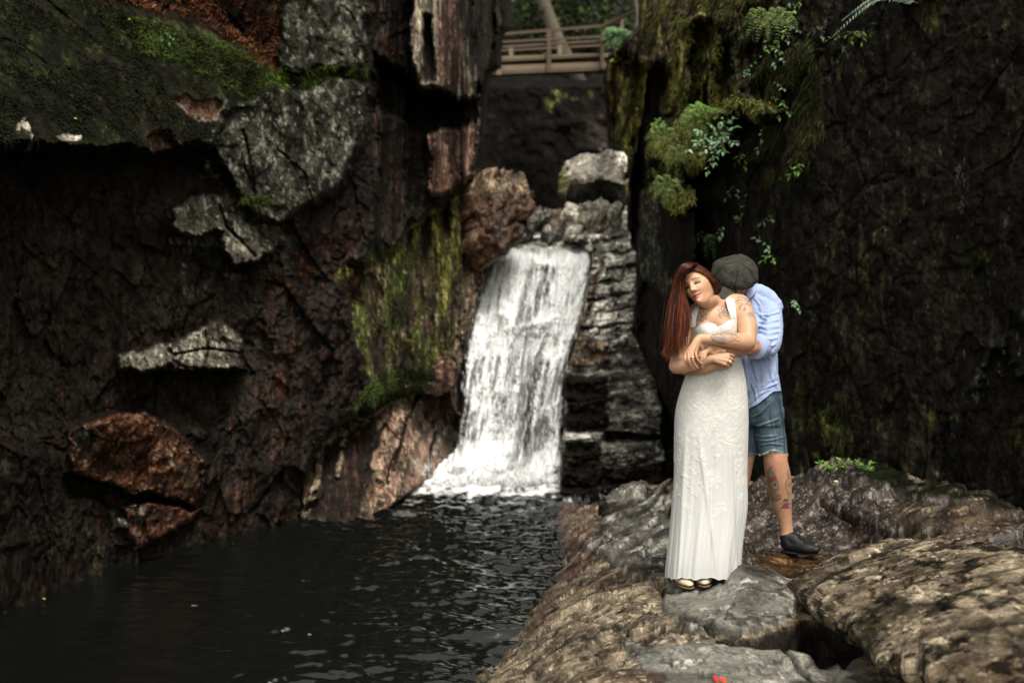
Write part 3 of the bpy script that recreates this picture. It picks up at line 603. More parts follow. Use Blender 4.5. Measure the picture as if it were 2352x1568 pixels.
    crack([(1320,1418),(1400,1440),(1450,1462),(1520,1440),(1560,1438),(1640,1450)], 5, .05, 'moss')
    crack([(1430,1520),(1470,1480),(1520,1450)], 5, .04)
    crack([(1500,1350),(1530,1370),(1560,1380)], 7, .05); crack([(1540,1345),(1600,1356),(1660,1352)], 6, .04)
    crack([(1400,1290),(1440,1262),(1500,1240),(1555,1210)], 7, .05); crack([(1340,1262),(1400,1250),(1470,1225),(1540,1180)], 5, .05)
    crack([(1420,1330),(1480,1300),(1550,1296)], 4, .03); crack([(1600,1505),(1560,1520),(1480,1516)], 5, .03)
    crack([(1880,1150),(1930,1175),(1960,1200)], 9, .05); crack([(1990,1270),(2060,1230),(2100,1215)], 6, .05); crack([(2250,1262),(2290,1240),(2352,1225)], 9, .06)
    crack([(1610,1545),(1660,1560),(1700,1568)], 6, .03); crack([(1800,1490),(1850,1520),(1900,1560)], 5, .04)
    crack([(1560,1430),(1620,1441),(1700,1448)], 6, .03, 'moss')
    for (u, v, r) in [(2090,1215,17),(2150,1222,12),(2045,1200,8)]:
        s = r - np.hypot(U - u + wob*.3, (V - v + wob2*.3) * 1.1); m = sstep(-3, 5, s); c, _ = rock_col('black', P, 3); C = lerp(C, c, m[..., None]); Z = Z - .22 * m
    X = P.copy(); X[..., 2] += Z
    # strata run up to the right; long soft steps
    q = np.stack([X[..., 0] * .8 + X[..., 1] * .25, X[..., 1] * 1.6 - X[..., 0] * .7, X[..., 2]], -1)
    h, e = facet(q, 2.2, 5, .8); h2, e2 = facet(q, 6.0, 8, .8)
    fineN = fbm(X, 9, 5, 31, .62); f3 = fbm(X, 34, 4, 33, .65)
    cs = fbm(X, 17, 4, 61, .7); C = C * lerp(1, .30, sstep(.17, .42, cs + .35 * fbm(q, (1.5, 4, 2), 3, 63)) * (1 - .7 * (1 - np.clip(A, 0, 1))))[..., None]
    dzz = .020 * h + .006 * h2 - .018 * np.exp(-e * 26) + .005 * fineN + .0018 * f3 + .02 * fbm(q, (1.2, 3, 2), 3, 44)
    rough = sstep(-8, 8, sdf(U, V, [(1700,1100),(1990,1060),(2400,1160),(2400,1290),(1900,1310),(1700,1320)]))
    dzz = dzz + rough * (.005 * fbm(X, 26, 4, 36, .75) + .008 * ridged(q, (7, 12, 9), 3, 38))
    C = C * (1 - .5 * np.exp(-e2 * 12) * A)[..., None]
    Z = Z + dzz * np.clip(A, .08, 1)
    edge = sstep(60, 0, dline(U, V, SHORE_LINE)[0]); W = np.maximum(W, edge * .7); C = C * (1 - .35 * edge)[..., None]
    P[..., 2] += Z
    # past its crest the rock falls away to the wall
    back = []
    for k in range(14, 0, -1):
        r = P[0].copy(); r[:, 0] *= 1 + .03 * k; r[:, 1] += .16 * k; r[:, 2] -= .012 * k * k * .6 + .015 * fbm(r, 4, 3, 77); back.append(r)
    P = np.concatenate([np.stack(back), P]); C = np.concatenate([np.repeat(C[:1], 14, 0), C]); W = np.concatenate([np.repeat(W[:1], 14, 0), W])
    P = P.reshape(-1, 3)
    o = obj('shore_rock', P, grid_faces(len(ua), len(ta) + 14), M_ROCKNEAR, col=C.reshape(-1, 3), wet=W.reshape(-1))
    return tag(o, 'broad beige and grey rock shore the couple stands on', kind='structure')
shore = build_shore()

# -------- waterfall -----------------------------------------------------------------
M_WATER = mat_attr('pool_water', rough=.55, wetrough=.09, nscale=8, var=.15, bump=.12, bscale=30, bdist=.01, spec=.5)
M_FOAM = mat_attr('falling_water', rough=.6, wetrough=.12, nscale=30, var=.12, bump=.3, bscale=25, bdist=.02, spec=.4)
FALL = [(1150,556),(1178,548),(1215,556),(1260,560),(1300,552),(1345,556),(1366,572),(1362,640),(1348,700),(1330,770),(1306,850),(1300,960),(1292,1060),(1286,1118),(1100,1122),(960,1122),(1010,1070),(1050,1030),(1058,960),(1056,880),(1066,800),(1090,700),(1118,630),(1132,590)]
def build_fall():
    ua = axis((950,1380,2.0)); va = axis((540,1128,2.0)); U, V = np.meshgrid(ua, va)
    D = np.interp(V, [540,556,585,700,760,900,1000,1060,1128], [16.0,15.0,14.0,13.35,13.15,12.55,12.2,11.9,11.35])
    # centre line leans left going down
    Uc = U + (V - 560) * .18
    q = np.stack([Uc * .045, V * .010, U * 0], -1); st = fbm(q, 1, 5, 3, .6)
    q2 = np.stack([Uc * .12, V * .013, U * 0], -1); st2 = fbm(q2, 1, 4, 6, .65)
    lace = ridged(np.stack([Uc * .10 + st * 1.2, V * .024, U * 0], -1), 1, 3, 9)
    s = sdf(U + st2 * 8, V, FALL)
    dark = np.zeros_like(D)
    def dk(poly, f=8, a=1.):
        nonlocal dark
        dark = np.maximum(dark, a * sstep(-f, f, sdf(U + st2 * 14, V + st * 10, poly)))
    dk([(1222,600),(1262,610),(1250,680),(1220,740),(1180,745),(1200,680)], 10, .85)
    dk([(1242,790),(1252,830),(1225,940),(1212,1000),(1196,1060),(1190,1000),(1205,900),(1232,820)], 7, 1)
    dk([(1160,1060),(1200,1000),(1262,960),(1270,1000),(1225,1060),(1190,1085)], 14, .85)
    dk([(1290,840),(1310,790),(1318,850),(1300,900),(1290,1000)], 8, .6)
    dk([(1180,548),(1300,560),(1260,585),(1200,580)], 10, .6)
    dk([(1155,560),(1170,560),(1150,600),(1140,600)], 4, .7)
    lower = sstep(760, 860, V) * sstep(1040, 990, V)
    gap = .8 * sstep(.25, .85, -st2 + lower * .46 + dark * 1.15 + .35 * st - .04)
    gap = np.maximum(gap, dark * sstep(-.4, .5, -st2 + .3))
    gap = np.maximum(gap, lower * sstep(.1, .45, -(lace - .2)) * .75)
    foam = np.clip(1 - gap, 0, 1)
    foam = np.maximum(foam, sstep(1000, 1060, V + st * 25) * (1 - .85 * dark))
    Dsm = lambda o: np.interp(V + o, [540,556,585,700,760,900,1000,1060,1128], [16.0,15.0,14.0,13.35,13.15,12.55,12.2,11.9,11.35])
    D = sum(Dsm(o) for o in (-30,-20,-10,0,10,20,30)) / 7
    white = np.array([.82, .84, .84]); grey = np.array([.035, .037, .033])
    frothy = sstep(985, 1040, V + 20 * st)
    C = lerp(grey, white * lerp(.78 + .3 * np.clip(lace, -.5, 1), .97, frothy)[..., None], foam[..., None])
    crest = sstep(600, 560, V + st * 12)[..., None]
    C = lerp(C, C * .55 + np.array([.06, .065, .045]), crest * .8)
    D = D - .10 * st - .07 * st2 - .06 * lace * foam + .12 * dark
    D = D - .35 * np.exp(-((V - 742) / 22.0) ** 2) * sstep(1150, 1180, U) * sstep(1280, 1250, U) * .5
    D = D - .25 * sstep(1020, 1080, V) * (np.abs(fbm(np.stack([U * .02, V * .03, U * 0], -1), 1, 3, 17)) + .3)
    D = D + .5 * (1 - sstep(0, 14, s))
    P, f, C, W = compact(atn(U, V, D).reshape(-1, 3), grid_faces(len(ua), len(va), s > -3), C.reshape(-1, 3), (1 - foam).reshape(-1))
    o = obj('waterfall', P, f, M_FOAM, col=C, wet=W)
    tag(o, 'white waterfall pouring down the rock step into the pool', kind='structure')
    # flying drops and strands thrown off the sheet
    rs = np.random.RandomState(4); n = 2600
    u = rs.uniform(960, 1370, n); v = rs.uniform(590, 1120, n); ok = (sdf(u, v, FALL) > 4); u, v = u[ok], v[ok]
    d = np.interp(v, [540,585,700,760,900,1000,1060,1128], [16.,14.,13.35,13.15,12.55,12.2,11.9,11.35]) - rs.uniform(.08, .30, len(u))
    u3 = np.clip(rs.normal(1150, 75, 1500), 985, 1284); v3 = 1116 - np.abs(rs.normal(0, 26, 1500)) * (1 - .35 * np.abs((u3 - 1150) / 150)); d3 = rs.uniform(10.9, 11.7, 1500); u, v, d = np.concatenate([u, u3]), np.concatenate([v, v3]), np.concatenate([d, d3])
    c = atn(u, v, d); ln = rs.uniform(.015, .05, len(u)); w = rs.uniform(.002, .006, len(u))
    base = np.array([[1,0,0],[-.5,.8,0],[-.5,-.8,0],[0,0,1.6],[0,0,-1.6]])
    Vv = (c[:, None] + base[None] * np.stack([w, w, ln], -1)[:, None]).reshape(-1, 3)
    T = np.array([[0,1,3],[1,2,3],[2,0,3],[1,0,4],[2,1,4],[0,2,4]]); Ff = (T[None] + (np.arange(len(u)) * 5)[:, None, None]).reshape(-1, 3)
    o2 = obj('spray', Vv, Ff, M_FOAM, col=np.full((len(Vv), 3), .8), wet=np.zeros(len(Vv)))
    tag(o2, 'white spray drops leaping off the falling water', 'spray', kind='stuff')
build_fall()
def build_pool():
    ua = axis((-1500,-40,20),(-40,1420,2.6)); va = axis((1062,1300,1.4),(1300,1580,2.0),(1580,2400,14)); U, V = np.meshgrid(ua, va)
    P = atn(U, V, dz(V, WZ)); x, y = P[..., 0], P[..., 1]
    fx, fy = -.15, 11.3; r = np.hypot((x - fx) * .75, y - fy)
    near = sstep(1.55, .1, r); act = 1.05 + 1.4 * np.exp(-r / 2.6)
    pp = np.stack([x, y, x * 0], -1)
    w1 = fbm(pp * (1.9, 8.0, 1), 1, 4, 3, .55); w2 = fbm(pp * (4.5, 15, 1), 1, 3, 8, .6); w3 = fbm(pp * (15, 26, 1), 1, 2, 12)
    rw_ = np.sin(r * 17 + 2.2 * fbm(pp, 1.3, 3, 15)) * np.exp(-r / 5.0)
    side = sstep(-2.6, .1, x + .16 * (y - 5))                    # left bank lies calm
    Z = WZ + act * (.020 * w1 + .013 * w2 + .005 * w3) * (.2 + .8 * side) + .008 * rw_ * side + near * .02 * np.abs(fbm(pp * 9, 1, 3, 21))
    foam = sstep(.50, .88, near + .5 * fbm(pp * (7, 10, 1), 1, 4, 25, .65) + .02)
    streak = sstep(.42, .7, fbm(pp * (3, 14, 1), 1, 4, 29, .65)) * sstep(2.4, .9, r)
    foam = np.clip(foam + .45 * streak, 0, 1)
    C = lerp(np.array([.0035, .0042, .0038]), np.array([.78, .80, .79]), foam[..., None])
    Pz = np.stack([x, y, Z], -1).reshape(-1, 3)
    o = obj('pool', Pz, grid_faces(len(ua), len(va)), M_WATER, col=C.reshape(-1, 3), wet=(1 - foam).reshape(-1))
    tag(o, 'dark rippling pool below the waterfall', kind='structure')
    bed = obj('pool_bed', [(-40, -20, -1.4), (40, -20, -1.4), (40, 60, -1.4), (-40, 60, -1.4)], [(0, 1, 2, 3)], mat_flat('bed', (.02, .016, .012), .9)); tag(bed, 'dark stream bed', kind='structure')
build_pool()

# -------- rocks right of and above the fall ---------------------------------------------
def base_steps(U, V):
    U2 = U + 18 * fbm(np.stack([U * .01, V * .01, U * 0], -1), 1, 3, 2)
    t = (V - 545 + .12 * (U2 - 1400) + 10 * fbm(np.stack([U * .012, V * .002, U * 0], -1), 1, 3, 4)) / 43.0
    stair = np.floor(t) + sstep(0, .42, t - np.floor(t))
    return 14.2 - stair * .235 + .0006 * (1400 - U)
ST_EDGE = [(1300,540),(1470,535),(1478,760),(1500,800),(1545,830),(1560,1000),(1560,1190),(1272,1190),(1284,1100),(1296,1000),(1296,850),(1306,840),(1330,760),(1356,640),(1358,580)]
SB = [dict(p=[(1150,500),(1480,520),(1480,600),(1330,640),(1150,640)], c='pale', a=.5),  # pale tops, dark faces and undersides: light and shade helped along by colour
 dict(p=[(1330,600),(1480,590),(1470,770),(1310,800)], c='pale', a=1.0),
 dict(p=[(1330,760),(1360,640),(1375,600),(1385,600),(1372,660),(1340,780),(1310,850),(1300,850)], c='brown', a=.5, w=.4),
 dict(p=[(1310,790),(1350,768),(1395,795),(1400,850),(1370,840),(1310,850)], c='brown', o=-.1, w=.5),
 dict(p=[(1296,852),(1398,862),(1392,985),(1290,990)], c='wall', o=-.25, w=.6, f=5, a=.8),
 dict(p=[(1400,790),(1450,770),(1492,785),(1530,900),(1524,968),(1398,940)], c='slate', o=-.2, w=.5, f=5),
 dict(p=[(1398,930),(1520,965),(1520,1008),(1390,1010)], c='black', o=.2, w=.4, f=5),
 dict(p=[(1395,985),(1450,990),(1520,1000),(1520,940),(1397,920)], c='slate', w=.4, o=-.25, f=4),
 dict(p=[(1288,995),(1386,990),(1384,1016),(1288,1014)], c='pale', o=-.45, w=.3, f=4),
 dict(p=[(1286,1012),(1384,1016),(1378,1160),(1280,1170)], c='wall', o=-.4, w=.6, f=4, a=.8),
 dict(p=[(1386,1018),(1504,1008),(1508,1048),(1400,1085),(1380,1070)], c='slate', o=-.25, w=.5, f=5),
 dict(p=[(1380,1085),(1560,1050),(1560,1200),(1280,1200),(1378,1160)], c='black', w=.4, f=5),
 dict(p=[(1500,800),(1570,900),(1570,1200),(1530,1200),(1524,960)], c='black', w=.4, o=.3, f=8)]
def extra_steps(U, V, D, C, W, P):
    U2 = U + 18 * fbm(np.stack([U * .01, V * .01, U * 0], -1), 1, 3, 2)
    t = (V - 545 + .12 * (U2 - 1400) + 6 * fbm(np.stack([U * .012, V * .002, U * 0], -1), 1, 3, 4) + 5 * fbm(P, 7, 3, 9)) / 33.0; row = np.floor(t).astype(np.int64); fr = np.abs(t - row - .5) * 2
    xx = U / 46.0 + _val[(row * 37) & 4095] * 3 + .25 * fbm(P, 5, 3, 10) + .25 * (t - row); ci = np.floor(xx).astype(np.int64); fx = np.abs(xx - ci - .5) * 2
    up = V < 800 + 20 * fbm(P, 3, 2, 8); tone = 1.0 + .75 * (_val[(row * 53 + ci * 17) & 4095] + 1) * .8
    j = np.maximum(sstep(.74, .96, fr + .35 * fbm(P, 6, 3, 12)), sstep(.86, .97, fx) * .9); C = np.where(up[..., None], C * (tone * (1 - .9 * j))[..., None], C * (1 - .6 * sstep(.8, .97, fr))[..., None])
    D = D + np.where(up, .10 * j - .05 * _val[(row * 53 + ci * 17) & 4095], .04 * j)
    s = sdf(U, V, ST_EDGE); k = np.clip((-s + 4) / 14, 0, 1); return D + k ** 1.4 * 2.2, C, W
rs_, _ = relief('rock_steps', axis((1255,1580,2.2)), axis((528,1200,2.2)), base_steps, SB, seed=44, amp=.10, fine=.03, fsc=(1.6, 1.2, 3.2), cls0='pale', mats=M_ROCKP,
    extra=extra_steps, keep=lambda U, V: sdf(U, V, ST_EDGE) + 12)
tag(rs_, 'stacked pale and dark ledges of rock beside the waterfall', kind='structure')

# bed of the stream above the fall
def base_up(U, V): return np.interp(V, [400, 470, 556, 600], [24, 18.5, 14.9, 14.6])
su, _ = relief('stream_bed', axis((1120,1480,4)), axis((440,606,3)), base_up, [dict(p=[(1100,440),(1300,440),(1300,550),(1100,550)], c='brown'), dict(p=[(1200,480),(1250,480),(1245,540),(1210,540)], c='slate', o=-.2), dict(p=[(1180,540),(1480,530),(1480,610),(1180,610)], c='pale')],
    seed=60, amp=.2, fine=.05, cls0='slate', mats=M_ROCKP, keep=lambda U, V: V - 468 - 16 * fbm(np.stack([U * .02, V * .02, U * 0], -1), 1, 3, 5))
tag(su, 'wet grey stream bed above the waterfall', kind='structure')

B = boulder
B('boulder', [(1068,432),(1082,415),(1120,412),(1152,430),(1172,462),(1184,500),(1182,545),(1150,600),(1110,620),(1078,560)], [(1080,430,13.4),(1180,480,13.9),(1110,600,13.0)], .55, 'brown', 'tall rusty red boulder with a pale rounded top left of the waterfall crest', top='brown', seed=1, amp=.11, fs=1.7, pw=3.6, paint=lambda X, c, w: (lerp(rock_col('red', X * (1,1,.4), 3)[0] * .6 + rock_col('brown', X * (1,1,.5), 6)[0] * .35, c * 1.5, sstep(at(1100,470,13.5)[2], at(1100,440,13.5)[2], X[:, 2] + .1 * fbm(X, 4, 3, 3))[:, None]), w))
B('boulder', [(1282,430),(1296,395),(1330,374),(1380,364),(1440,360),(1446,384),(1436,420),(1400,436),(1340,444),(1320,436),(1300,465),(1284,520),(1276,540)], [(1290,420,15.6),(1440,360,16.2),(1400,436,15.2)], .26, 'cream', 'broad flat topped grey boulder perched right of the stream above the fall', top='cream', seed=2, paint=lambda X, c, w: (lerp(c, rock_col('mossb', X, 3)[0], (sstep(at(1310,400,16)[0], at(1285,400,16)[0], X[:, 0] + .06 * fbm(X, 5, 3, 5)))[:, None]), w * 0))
B('boulder', [(1300,445),(1345,435),(1420,430),(1436,460),(1420,480),(1380,470),(1330,478),(1304,470)], [(1300,450,15.4),(1436,450,15.6),(1370,475,15.0)], .3, 'black', 'dark wet rock tucked under the flat topped boulder', seed=3)
for k, (u, v, a, b, lab) in enumerate([(1308,492,20,16,'small pale stone at the upper left of the rubble pile'),(1320,522,26,20,'large white stone at the lower left of the rubble pile'),(1368,490,34,18,'largest pale stone leaning across the middle of the rubble pile'),
        (1415,482,14,12,'round white stone at the right end of the rubble pile'),(1378,520,22,14,'grey white stone below the leaning one in the rubble pile'),(1352,540,16,10,'small stone at the foot of the rubble pile centre'),(1410,515,18,12,'pale stone under the round white one in the rubble'),
        (1398,540,14,9,'small flat stone at the right foot of the rubble'),(1336,498,10,9,'smallest stone between the white stones of the rubble'),(1425,540,14,12,'pale chip at the crest right corner beneath the rubble'),(1232,505,26,16,'grey wet stone in the stream above the fall'),(1205,535,22,12,'low stone at the left of the stream above the fall'),(1270,540,26,11,'low brown stone at the lip of the stream above the fall')]):
    th = np.linspace(0, 2 * math.pi, 9, endpoint=False) + k; rr = 1 + .22 * np.sin(th * 3 + k * 2) + .12 * np.cos(th * 5 + k)
    B('stone', [(u + a * r * math.cos(t), v + b * r * math.sin(t)) for t, r in zip(th, rr)], [(u - 10, v - 10, 15.0), (u + 10, v - 10, 15.1), (u, v + 10, 14.8)], a / F * 15 * .7, 'cream' if k < 10 else 'slate', lab, 'stone', 'stones above the waterfall', nt_=60, nr=16, seed=70 + k, amp=.07, fs=5, pw=3.5)
for k, (poly, lab, c, d) in enumerate([
    ([(985,842),(1010,832),(1048,842),(1052,858),(1030,866),(990,862)], 'upper pink block beside the left edge of the waterfall', 'pink', 12.0),
    ([(968,866),(1000,862),(1046,868),(1040,884),(1000,890),(972,884)], 'lower pink block under the other beside the left edge of the waterfall', 'pink', 11.9)]):
    B('boulder', poly, [(poly[0][0], poly[0][1], d), (poly[2][0], poly[2][1], d + .1), (poly[4][0], poly[4][1], d - .1)], .16, c, lab, group='pink blocks by the waterfall', nt_=80, nr=18, seed=20 + k, amp=.03)
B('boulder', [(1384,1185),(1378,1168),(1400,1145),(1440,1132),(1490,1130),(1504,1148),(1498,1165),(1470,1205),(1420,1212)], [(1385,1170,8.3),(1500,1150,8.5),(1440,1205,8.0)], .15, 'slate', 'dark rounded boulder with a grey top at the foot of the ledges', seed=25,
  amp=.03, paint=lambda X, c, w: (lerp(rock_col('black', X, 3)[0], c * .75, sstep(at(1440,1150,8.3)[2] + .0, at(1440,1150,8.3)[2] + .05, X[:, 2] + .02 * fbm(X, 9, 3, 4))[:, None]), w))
def paint_big(X, c, w):
    c2, _ = rock_col('brown', X, 33); c3, _ = rock_col('black', X, 34)
    c = lerp(c, c2 * .8, (sstep(.2, .5, fbm(X, 3, 4, 35)) * .7)[:, None]); r = ridged(X, (3, 3, 3), 4, 36)
    c = c * lerp(1, .2, sstep(.72, .88, r))[:, None]
    pit = fbm(X, 13, 4, 39, .7); c = c * lerp(1, .14, sstep(.12, .30, pit + .25 * fbm(X, 2.5, 3, 32)))[:, None]
    rr = ridged(X @ np.array([[.8,.5,0],[-.5,.8,0],[0,0,1]]), (2.2, 6, 5), 4, 31); c = c * lerp(1, .2, sstep(.74, .88, rr))[:, None]
    c4, _ = rock_col('moss', X, 37); c = lerp(c, c4, (sstep(.35, .6, fbm(X, 4, 4, 38)) * .7)[:, None])
    return c, w * 0
B('boulder', [(1816,1350),(1850,1318),(1900,1295),(1960,1272),(2060,1250),(2160,1240),(2352,1262),(2560,1320),(2700,1500),(2600,1750),(2300,1760),(2150,1640),(2120,1560),(2020,1535),(1975,1485),(1910,1442),(1855,1400)],
  [(1830,1352,4.68),(2200,1268,4.42),(2200,1640,2.95)], .085, 'beige', 'massive rough beige granite boulder at the lower right of the shore', nt_=620, nr=170, pw=2.4, amp=.020, fine=.007, fs=2.2, seed=28, mats=M_ROCKNEAR, paint=paint_big)
# -------- hillside, bridge and forest behind ------------------------------------------
def base_hill(U, V): return np.interp(V, [-900, -200, 60, 175, 200, 480, 620], [60, 44, 34, 27, 25, 24.5, 22]) + .006 * np.abs(U - 1250)
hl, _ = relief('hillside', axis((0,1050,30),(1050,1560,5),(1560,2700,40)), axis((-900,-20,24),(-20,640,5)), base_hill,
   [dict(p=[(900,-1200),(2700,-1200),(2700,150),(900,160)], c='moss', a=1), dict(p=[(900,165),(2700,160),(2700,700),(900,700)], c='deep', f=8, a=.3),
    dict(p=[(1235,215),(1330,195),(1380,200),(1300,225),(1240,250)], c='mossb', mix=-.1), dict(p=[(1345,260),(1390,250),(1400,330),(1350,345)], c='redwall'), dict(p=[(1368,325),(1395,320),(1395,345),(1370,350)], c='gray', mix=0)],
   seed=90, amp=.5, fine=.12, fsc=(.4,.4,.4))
tag(hl, 'dark wooded hillside closing off the gorge', kind='structure')
M_WOOD = mat_flat('weathered_wood', (.08,.057,.036), .85, .35, 6, .3, 20, .01, stretch=(1,1,1))
M_WOODP = mat_flat('pale_wood', (.15,.112,.07), .85, .3, 6, .3, 20, .01)
def bar(a, b, w, h, up=(0, 0, 1)):
    """square bar from a to b with rounded-off (chamfered) ends: verts, faces"""
    a, b = Vector(a), Vector(b); d = (b - a).normalized(); up = Vector(up)
    if abs(d.dot(up)) > .95: up = Vector((0, 1, 0))
    s = d.cross(up).normalized(); t = s.cross(d)
    vs, fs = [], []
    L = (b - a).length; c = min(w, h) * .15
    for (k, q) in ((0, 1 - 2 * c / w), (c, 1), (L - c, 1), (L, 1 - 2 * c / w)):
        for (i, j) in ((-1,-1),(1,-1),(1,1),(-1,1)): vs.append(a + d * k + s * i * w / 2 * q + t * j * h / 2 * q)
    for r in range(3):
        for i in range(4): fs.append((r*4+i, r*4+(i+1)%4, r*4+4+(i+1)%4, r*4+4+i))
    fs += [(3,2,1,0),(12,13,14,15)]
    return [tuple(v) for v in vs], fs
def merge(parts):
    V_, F_ = [], []
    for v, f in parts:
        o = len(V_); V_ += list(v); F_ += [tuple(i + o for i in q) for q in f]
    return V_, F_
BD = 22.0
br = tag(empty('footbridge', at(1260, 172, BD)), 'weathered wooden footbridge with plank deck and rails spanning the gorge', 'bridge')
def bpart(name, m, *bars):
    v, f = merge([bar(*b) for b in bars]); return obj(name, v, f, m, br, smooth=False)
A_ = lambda u, v, d=BD: at(u, v, d)
bpart('deck', M_WOODP, (A_(1085,155,BD+.7), A_(1400,146,BD+.7), 1.35, .09))
bpart('beam', M_WOODP, (A_(1080,160), A_(1392,149), .06, .12)); bpart('beam', M_WOOD, (A_(1080,170), A_(1392,158), .07, .08))
for u, v0, v1, w in ((1146,80,174,.11),(1261,74,168,.085),(1383,62,160,.075)): bpart('post', M_WOODP if u == 1146 else M_WOOD, (A_(u, v1, BD-.08), A_(u, v0, BD-.08), w, .09))
for a, b in (((1140,80),(1384,60)),((1146,109),(1384,94)),((1146,140),(1384,127))): bpart('rail', M_WOOD, (A_(*a), A_(*b), .042, .055))
bpart('rail', M_WOODP, (A_(1384,60), A_(1470,20,BD-5), .055, .07)); bpart('rail', M_WOOD, (A_(1384,94), A_(1470,58,BD-5), .045, .055)); bpart('post', M_WOODP, (A_(1428,100,BD-2.6), A_(1428,40,BD-2.6), .06, .07))
for u, v0, v1 in ((1174,112,142),(1286,104,132)): bpart('post', M_WOODP, (A_(u, v1+8, BD+1.4), A_(u, v0, BD+1.4), .10, .09))
for a, b in (((1130,118),(1390,104)),((1130,98),(1390,84))): bpart('rail', M_WOOD, (A_(*a, BD+1.4), A_(*b, BD+1.4), .036, .045))

def tube(pts, rad, n=8, cap=True):
    pts = [Vector(p) for p in pts]; vs, fs = [], []
    up = Vector((0.3, 0.9, 0.2)).normalized()
    for i, p in enumerate(pts):
        d = (pts[min(i + 1, len(pts) - 1)] - pts[max(i - 1, 0)]).normalized()
        s = d.cross(up).normalized(); t = s.cross(d); r = rad[i] if hasattr(rad, '__len__') else rad
        for k in range(n):
            a = 2 * math.pi * k / n; vs.append(tuple(p + s * math.cos(a) * r + t * math.sin(a) * r))
    for i in range(len(pts) - 1):
        for k in range(n): fs.append((i*n+k, i*n+(k+1)%n, (i+1)*n+(k+1)%n, (i+1)*n+k))
    if cap: fs += [tuple(range(n))[::-1], tuple(range((len(pts)-1)*n, len(pts)*n))]
    return vs, fs
M_BARK = mat_flat('bark', (.018,.014,.010), .9, .4, 12, .6, 25, .02, stretch=(3,3,.5))
M_BARKP = mat_flat('pale_bark', (.085,.07,.05), .9, .35, 12, .5, 25, .02, stretch=(3,3,.5))
def leaf_cloud(cen, rad, n, size, rs, cols, flat=.5):
    """n folded leaf faces scattered through lumpy volume"""
    k = max(4, n // 60); cl = rs.normal(0, .42, (k, 3)) * rad + cen
    c = cl[rs.randint(0, k, n)] + rs.normal(0, .20, (n, 3)) * np.array(rad)
    a = rs.normal(0, 1, (n, 3)); a[:, 2] *= flat; a /= np.linalg.norm(a, axis=1, keepdims=True)
    b = np.cross(a, rs.normal(0, 1, (n, 3))); b /= np.linalg.norm(b, axis=1, keepdims=True)
    s = size * rs.uniform(.6, 1.4, n)[:, None]; nn = np.cross(a, b)
    V_ = np.stack([c - a * s, c + b * s * .45 + nn * s * .12, c + a * s, c - b * s * .45 + nn * s * .12], 1).reshape(-1, 3)
    F_ = (np.array([[0, 1, 2], [0, 2, 3]])[None] + (np.arange(n) * 4)[:, None, None]).reshape(-1, 3)
    cc = np.array(cols)[rs.randint(0, len(cols), n)] * rs.uniform(.7, 1.3, (n, 1)); return V_, F_, np.repeat(cc, 4, 0)
GRN = [(.012,.022,.006),(.03,.05,.012),(.08,.115,.03),(.006,.010,.003)]
rsT = np.random.RandomState(11)
TREES = [(1178,31,.16,0,'slim dark tree behind the left end of the bridge'),(1225,34,.12,.1,'thin dark tree behind the bridge rail, left of its middle post'),(1338,27,.20,-.55,'pale leaning tree trunk behind the right half of the bridge'),
         (1366,31,.17,0,'straight dark tree behind the right post of the bridge'),(1408,30,.22,.05,'thick dark tree above the sloping stair rail'),(1290,38,.2,0,'far dark tree behind the middle of the bridge'),(1440,33,.2,0,'dark tree at the right of the forest gap'),(1150,38,.22,0,'far tree beside the cliff edge')]
for k, (u, d, r, lean, lab) in enumerate(TREES):
    b = at(u, 150 if d < 30 else 110, d); t = tag(empty('tree', b), lab, 'tree', 'trees behind the bridge')
    pts = [b + Vector((lean * i * 1.1 + .1 * math.sin(i * 2 + k), 0, i * 1.5 - .8)) for i in range(8)]
    v, f = tube(pts, [r * (1 - .09 * i) for i in range(8)], 9); obj('trunk', v, f, M_BARKP if k == 2 else M_BARK, t)
    V_, F_, c_ = leaf_cloud(np.array(pts[3]) + (0, 0, 1.5), (2.0, 1.6, 3.0), 1400, .10, rsT, GRN); obj('crown', V_, F_, M_LEAF, t, col=c_, smooth=False)
V_, F_, c_ = leaf_cloud(np.array(at(1290, 45, 30)), (4.2, 3.0, 1.3), 3800, .09, rsT, [(.035,.06,.012),(.07,.105,.022),(.012,.02,.006),(.006,.009,.003),(.006,.009,.003)])
tag(obj('undergrowth', V_, F_, M_LEAF, None, col=c_, smooth=False), 'bright green undergrowth on the slope behind the bridge', 'undergrowth', kind='stuff')
# stair posts and root trunks on the right rim
for k, (u, v0, v1, d, r, lean, lab) in enumerate([(1462,-60,92,15.5,.035,.0,'slender stair post at the upper end of the bridge rail'),(1478,-60,100,14.5,.05,.02,'grey stem right of the stair post'),(1502,-80,95,13.6,.055,-.02,'grey brown stem on the mossy rim'),(1528,-80,80,12.8,.05,.03,'leaning stem on the mossy rim beside the rib'),(1548,-80,60,12.4,.035,.0,'thin stem above the yellow moss rib')]):
    a, b = at(u + lean * 400, v0, d), at(u, v1, d); n_ = 8
    pts = [a.lerp(b, i / (n_ - 1)) + Vector((.02 * math.sin(i * 1.7 + k), 0, 0)) for i in range(n_)]
    v, f = tube(pts, [r * (.8 + .5 * i / n_) for i in range(n_)], 8); tag(obj('bare_sapling' if k else 'stair_post', v, f, M_BARKP), lab, 'sapling' if k else 'post')
